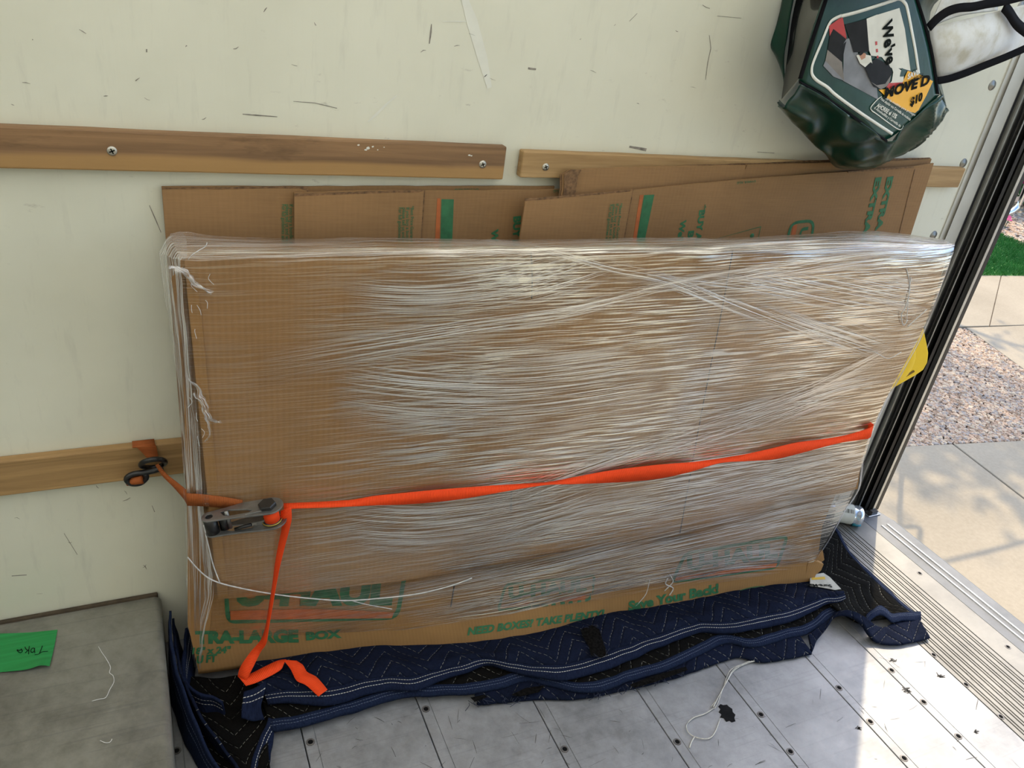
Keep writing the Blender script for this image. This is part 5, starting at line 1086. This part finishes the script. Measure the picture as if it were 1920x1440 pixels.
# gravel
gb = [G(1600, 840), G(1960, 822), G(1960, 715), G(1920, 693), G(1812, 616), G(1770, 612), G(1640, 620)]
prism('gravel_bed', [V((x, y, ZG - .015)) for x, y in gb], .01, plain('gravel_soil', (.22, .16, .12), .9, var=.3, vs=60), drive)
def inside(x, y, L):
    c = False
    for i in range(len(L)):
        (x1, y1), (x2, y2) = L[i], L[i - 1]
        if (y1 > y) != (y2 > y) and x < (x2 - x1) * (y - y1) / (y2 - y1) + x1: c = not c
    return c
ico = bmesh.new(); bmesh.ops.create_icosphere(ico, subdivisions=1, radius=1.0); IV = [v.co.copy() for v in ico.verts]; IF = [tuple(v.index for v in f.verts) for f in ico.faces]; ico.free()
def pebbles(name, loops, n, size, cols, parent, label=None):
    xs = [p[0] for L in loops for p in L]; ys = [p[1] for L in loops for p in L]; vv = []; ff = []; r = random.Random(11); mi = []
    k = 0
    while k < n:
        x = r.uniform(min(xs), max(xs)); y = r.uniform(min(ys), max(ys))
        if not any(inside(x, y, L) for L in loops): continue
        k += 1; s = size * r.uniform(.55, 1.25); e = V((s * r.uniform(.8, 1.3), s * r.uniform(.7, 1.1), s * r.uniform(.5, .8))); an = r.uniform(0, 6.28); b = len(vv); ca, sa = math.cos(an), math.sin(an); m = r.randrange(len(cols))
        for v in IV:
            q = V((v.x * e.x, v.y * e.y, v.z * e.z)); vv.append((x + q.x * ca - q.y * sa, y + q.x * sa + q.y * ca, ZG - .010 + q.z + s * .3))
        ff += [tuple(b + i for i in f) for f in IF]; mi += [m] * len(IF)
    o = obj(name, vv, ff, cols[0], parent)
    for c in cols[1:]: o.data.materials.append(c)
    o.data.polygons.foreach_set('material_index', mi); tag(o, label, 'gravel' if label else None, None, 'stuff'); return o
PB = [plain('pebble_%s' % n, c, .8, var=.15, vs=20) for n, c in (('pink', (.58, .38, .24)), ('grey', (.42, .34, .27)), ('cream', (.68, .51, .33)), ('brown', (.38, .24, .14)))]
pebbles('gravel', [gb], 17000, .0135, PB, None, 'pinkish grey gravel bed beside the concrete drive')
far = [G(1866, 436), G(1990, 495), G(1990, 380), G(1880, 380)]
pebbles('gravel', [far], 2500, .03, PB, None, 'strip of gravel beyond the lawn under the flowers')
# lawn
LW = [K3, G(1990, 518), G(1990, 490), G(1920, 458), G(1866, 436), G(1700, 400), G(1690, 516)]
GRASS = NT('turf_green'); _n = GRASS.noise(GRASS.coord('Object'), 3, 3); GRASS.set(GRASS.ramp(_n, [(.3, (.045, .17, .030)), (.7, (.075, .25, .045))]), .7, 0, .2)
prism('turf_base', [V((x, y, ZG + .004)) for x, y in LW], .02, GRASS.m, drive)
vv = []; ff = []; r_ = random.Random(5); xs = [p[0] for p in LW]; ys = [p[1] for p in LW]; k = 0
while k < 26000:
    x = r_.uniform(min(xs), max(xs)); y = r_.uniform(min(ys), max(ys))
    if not inside(x, y, LW): continue
    k += 1; a = r_.uniform(0, 6.28); b = len(vv); w = .006; h = r_.uniform(.025, .05); dx, dy = math.cos(a) * w, math.sin(a) * w
    vv += [(x - dx, y - dy, ZG), (x + dx, y + dy, ZG), (x + r_.gauss(0, .018), y + r_.gauss(0, .018), ZG + h)]; ff.append((b, b + 1, b + 2))
lawn = obj('lawn_grass', vv, ff, GRASS.m); tag(lawn, 'bright green lawn corner beyond the path', 'grass', None, 'stuff')
# flowering shrub
LEAF = plain('leaf_green', (.05, .14, .035), .55, var=.5, vs=6); PINK = plain('flower_magenta', (.50, .02, .14), .6, var=.25, vs=12); TWIG = plain('twig_brown', (.09, .06, .04), .9)
def shrub(c, rad, h, nl, nf, label, seed):
    r = random.Random(seed); e = empty('flowering_shrub', (c[0], c[1], ZG)); tag(e, label, 'shrub')
    for i in range(6):
        a = r.uniform(0, 6.28); tube('stem', [V((c[0], c[1], ZG)), V((c[0] + .3 * rad * math.cos(a), c[1] + .3 * rad * math.sin(a), ZG + h * .45)), V((c[0] + .7 * rad * math.cos(a), c[1] + .7 * rad * math.sin(a), ZG + h * .85))], .015, TWIG, e, n=8, seg=5)
    for nm, n, m, sz in (('foliage', nl, LEAF, .055), ('blossoms', nf, PINK, .05)):
        vv = []; ff = []
        for i in range(n):
            d = V((r.gauss(0, 1), r.gauss(0, 1), r.gauss(0, 1))).normalized() * r.uniform(.55, 1.0); p = V((c[0] + d.x * rad, c[1] + d.y * rad, ZG + h * .55 + d.z * h * .5))
            u_ = V((r.gauss(0, 1), r.gauss(0, 1), r.gauss(0, .6))).normalized() * sz; w_ = u_.cross(V((r.gauss(0, 1), r.gauss(0, 1), r.gauss(0, 1))).normalized()) * .7; b = len(vv)
            vv += [p - u_, p - w_ * .8, p + u_, p + w_ * .8]; ff += [(b, b + 1, b + 2), (b, b + 2, b + 3)]
        o = obj(nm, vv, ff, m, e); o['kind'] = 'stuff'
s1_ = onZ(1905, 408, ZG); s2_ = onZ(1960, 400, ZG)
shrub((s1_.x + .9, s1_.y + .5), .8, 1.25, 2600, 160, 'leafy shrub with magenta flowers beyond the far gravel', 3)
shrub((s2_.x + 1.5, s2_.y - 1.4), .7, 1.0, 2000, 60, 'lower green shrub right of the flowering one', 4)
shrub((s1_.x - .5, s1_.y + 1.6), .9, 1.1, 2400, 90, 'shrub half hidden behind the door post', 6)
# low pink flowers at the gravel edge
r2_ = random.Random(9)
fl_ = empty('flower_clump', tuple(onZ(1878, 425, ZG))); tag(fl_, 'small magenta flower clump at the lawn edge by the post', 'flowers')
for i in range(16):
    p = onZ(1876 + r2_.gauss(0, 5), 424 + r2_.gauss(0, 4), ZG) ; tube('stem', [p, p + V((0, 0, .06)), p + V((.01, 0, .12))], .006, LEAF, fl_, n=4, seg=4)
    q = p + V((.01, 0, .13)); obj('bloom', [q + V((.05 * math.cos(a), .05 * math.sin(a), .02 * math.sin(3 * a))) for a in [6.2832 * k / 6 for k in range(6)]] + [q + V((0, 0, .03))], [(k, (k + 1) % 6, 6) for k in range(6)], PINK, fl_)
# chrome grab handle moved out on added legs, so its shadow misses the floor
P0 = onY(1866, 412, 1.3); P9 = onY(1945, 285, 1.3)
gh = empty('grab_handle', (P0.x, 1.3, ZG)); tag(gh, 'curved chrome grab rail on added hoop legs, set out beyond the door post', 'rail')
tube('bar', [V((P0.x, 1.3, ZG)), V((P0.x, 1.3, ZG + .3)), V((P0.x - .01, 1.3, P0.z - .12)), P0, onY(1884, 402, 1.3), onY(1898, 396, 1.3), onY(1908, 388, 1.3), onY(1914, 377, 1.3), onY(1921, 358, 1.3), onY(1936, 318, 1.3), P9, P9 + V((.12, 0, .12)), P9 + V((1.2, 0, .12)), P9 + V((1.32, 0, -.1)), V((P9.x + 1.32, 1.3, ZG + .4)), V((P9.x + 1.32, 1.3, ZG))], .0145, CHROME, gh, n=140, seg=14)
for x in (P0.x, P9.x + 1.32): lathe('foot_flange', [(0, .012), (.045, .012), (.05, 0)], V((x, 1.3, ZG + .005)), (0, 0, 1), CHROME, gh, 16)

# shade tree in the yard behind the truck's rear corner: dapples the drive
TREE = (8.1, 5.3)
tr = empty('shade_tree', (TREE[0], TREE[1], ZG)); tag(tr, 'tall leafy shade tree beyond the drive, mostly behind the truck wall', 'tree')
tube('trunk', [V((TREE[0], TREE[1], ZG)), V((TREE[0] + .05, TREE[1] - .1, ZG + 1.4)), V((TREE[0] + .1, TREE[1] - .35, ZG + 2.8)), V((TREE[0] + .2, TREE[1] - .7, ZG + 4.2))], .13, TWIG, tr, n=14, seg=10, rads=lambda t: 1.2 - .6 * t)
rt_ = random.Random(21); vv = []; ff = []
for i in range(9):
    a = 6.2832 * i / 9; c0_ = V((TREE[0] + .12, TREE[1] - .45, ZG + 3.0 + .12 * i)); c1_ = V((TREE[0] + .2 + 1.7 * math.cos(a), TREE[1] - .9 + 1.5 * math.sin(a), ZG + 4.6 + .9 * rt_.random()))
    tube('branch', [c0_, c0_.lerp(c1_, .5) + V((0, 0, .25)), c1_], .05, TWIG, tr, n=8, seg=6, rads=lambda t: 1.2 - .9 * t)
cl = [(V((rt_.gauss(0, 1), rt_.gauss(0, 1), rt_.gauss(0, .8))).normalized() * rt_.uniform(.3, 1.0), rt_.uniform(.16, .34)) for _ in range(24)]
for i in range(2600):
    d, s = cl[i % 24]; q = V((TREE[0] + .2 + d.x * 2.2, TREE[1] - .9 + d.y * 2.2, ZG + 5.1 + d.z * 1.7)) + V((rt_.gauss(0, s), rt_.gauss(0, s), rt_.gauss(0, s * .7)))
    u_ = V((rt_.gauss(0, 1), rt_.gauss(0, 1), rt_.gauss(0, .5))).normalized() * .075; w_ = u_.cross(V((rt_.gauss(0, 1), rt_.gauss(0, 1), rt_.gauss(0, 1))).normalized()) * .6; b = len(vv)
    vv += [q - u_, q - w_, q + u_, q + w_]; ff += [(b, b + 1, b + 2), (b, b + 2, b + 3)]
o = obj('foliage', vv, ff, LEAF, tr); o['kind'] = 'stuff'
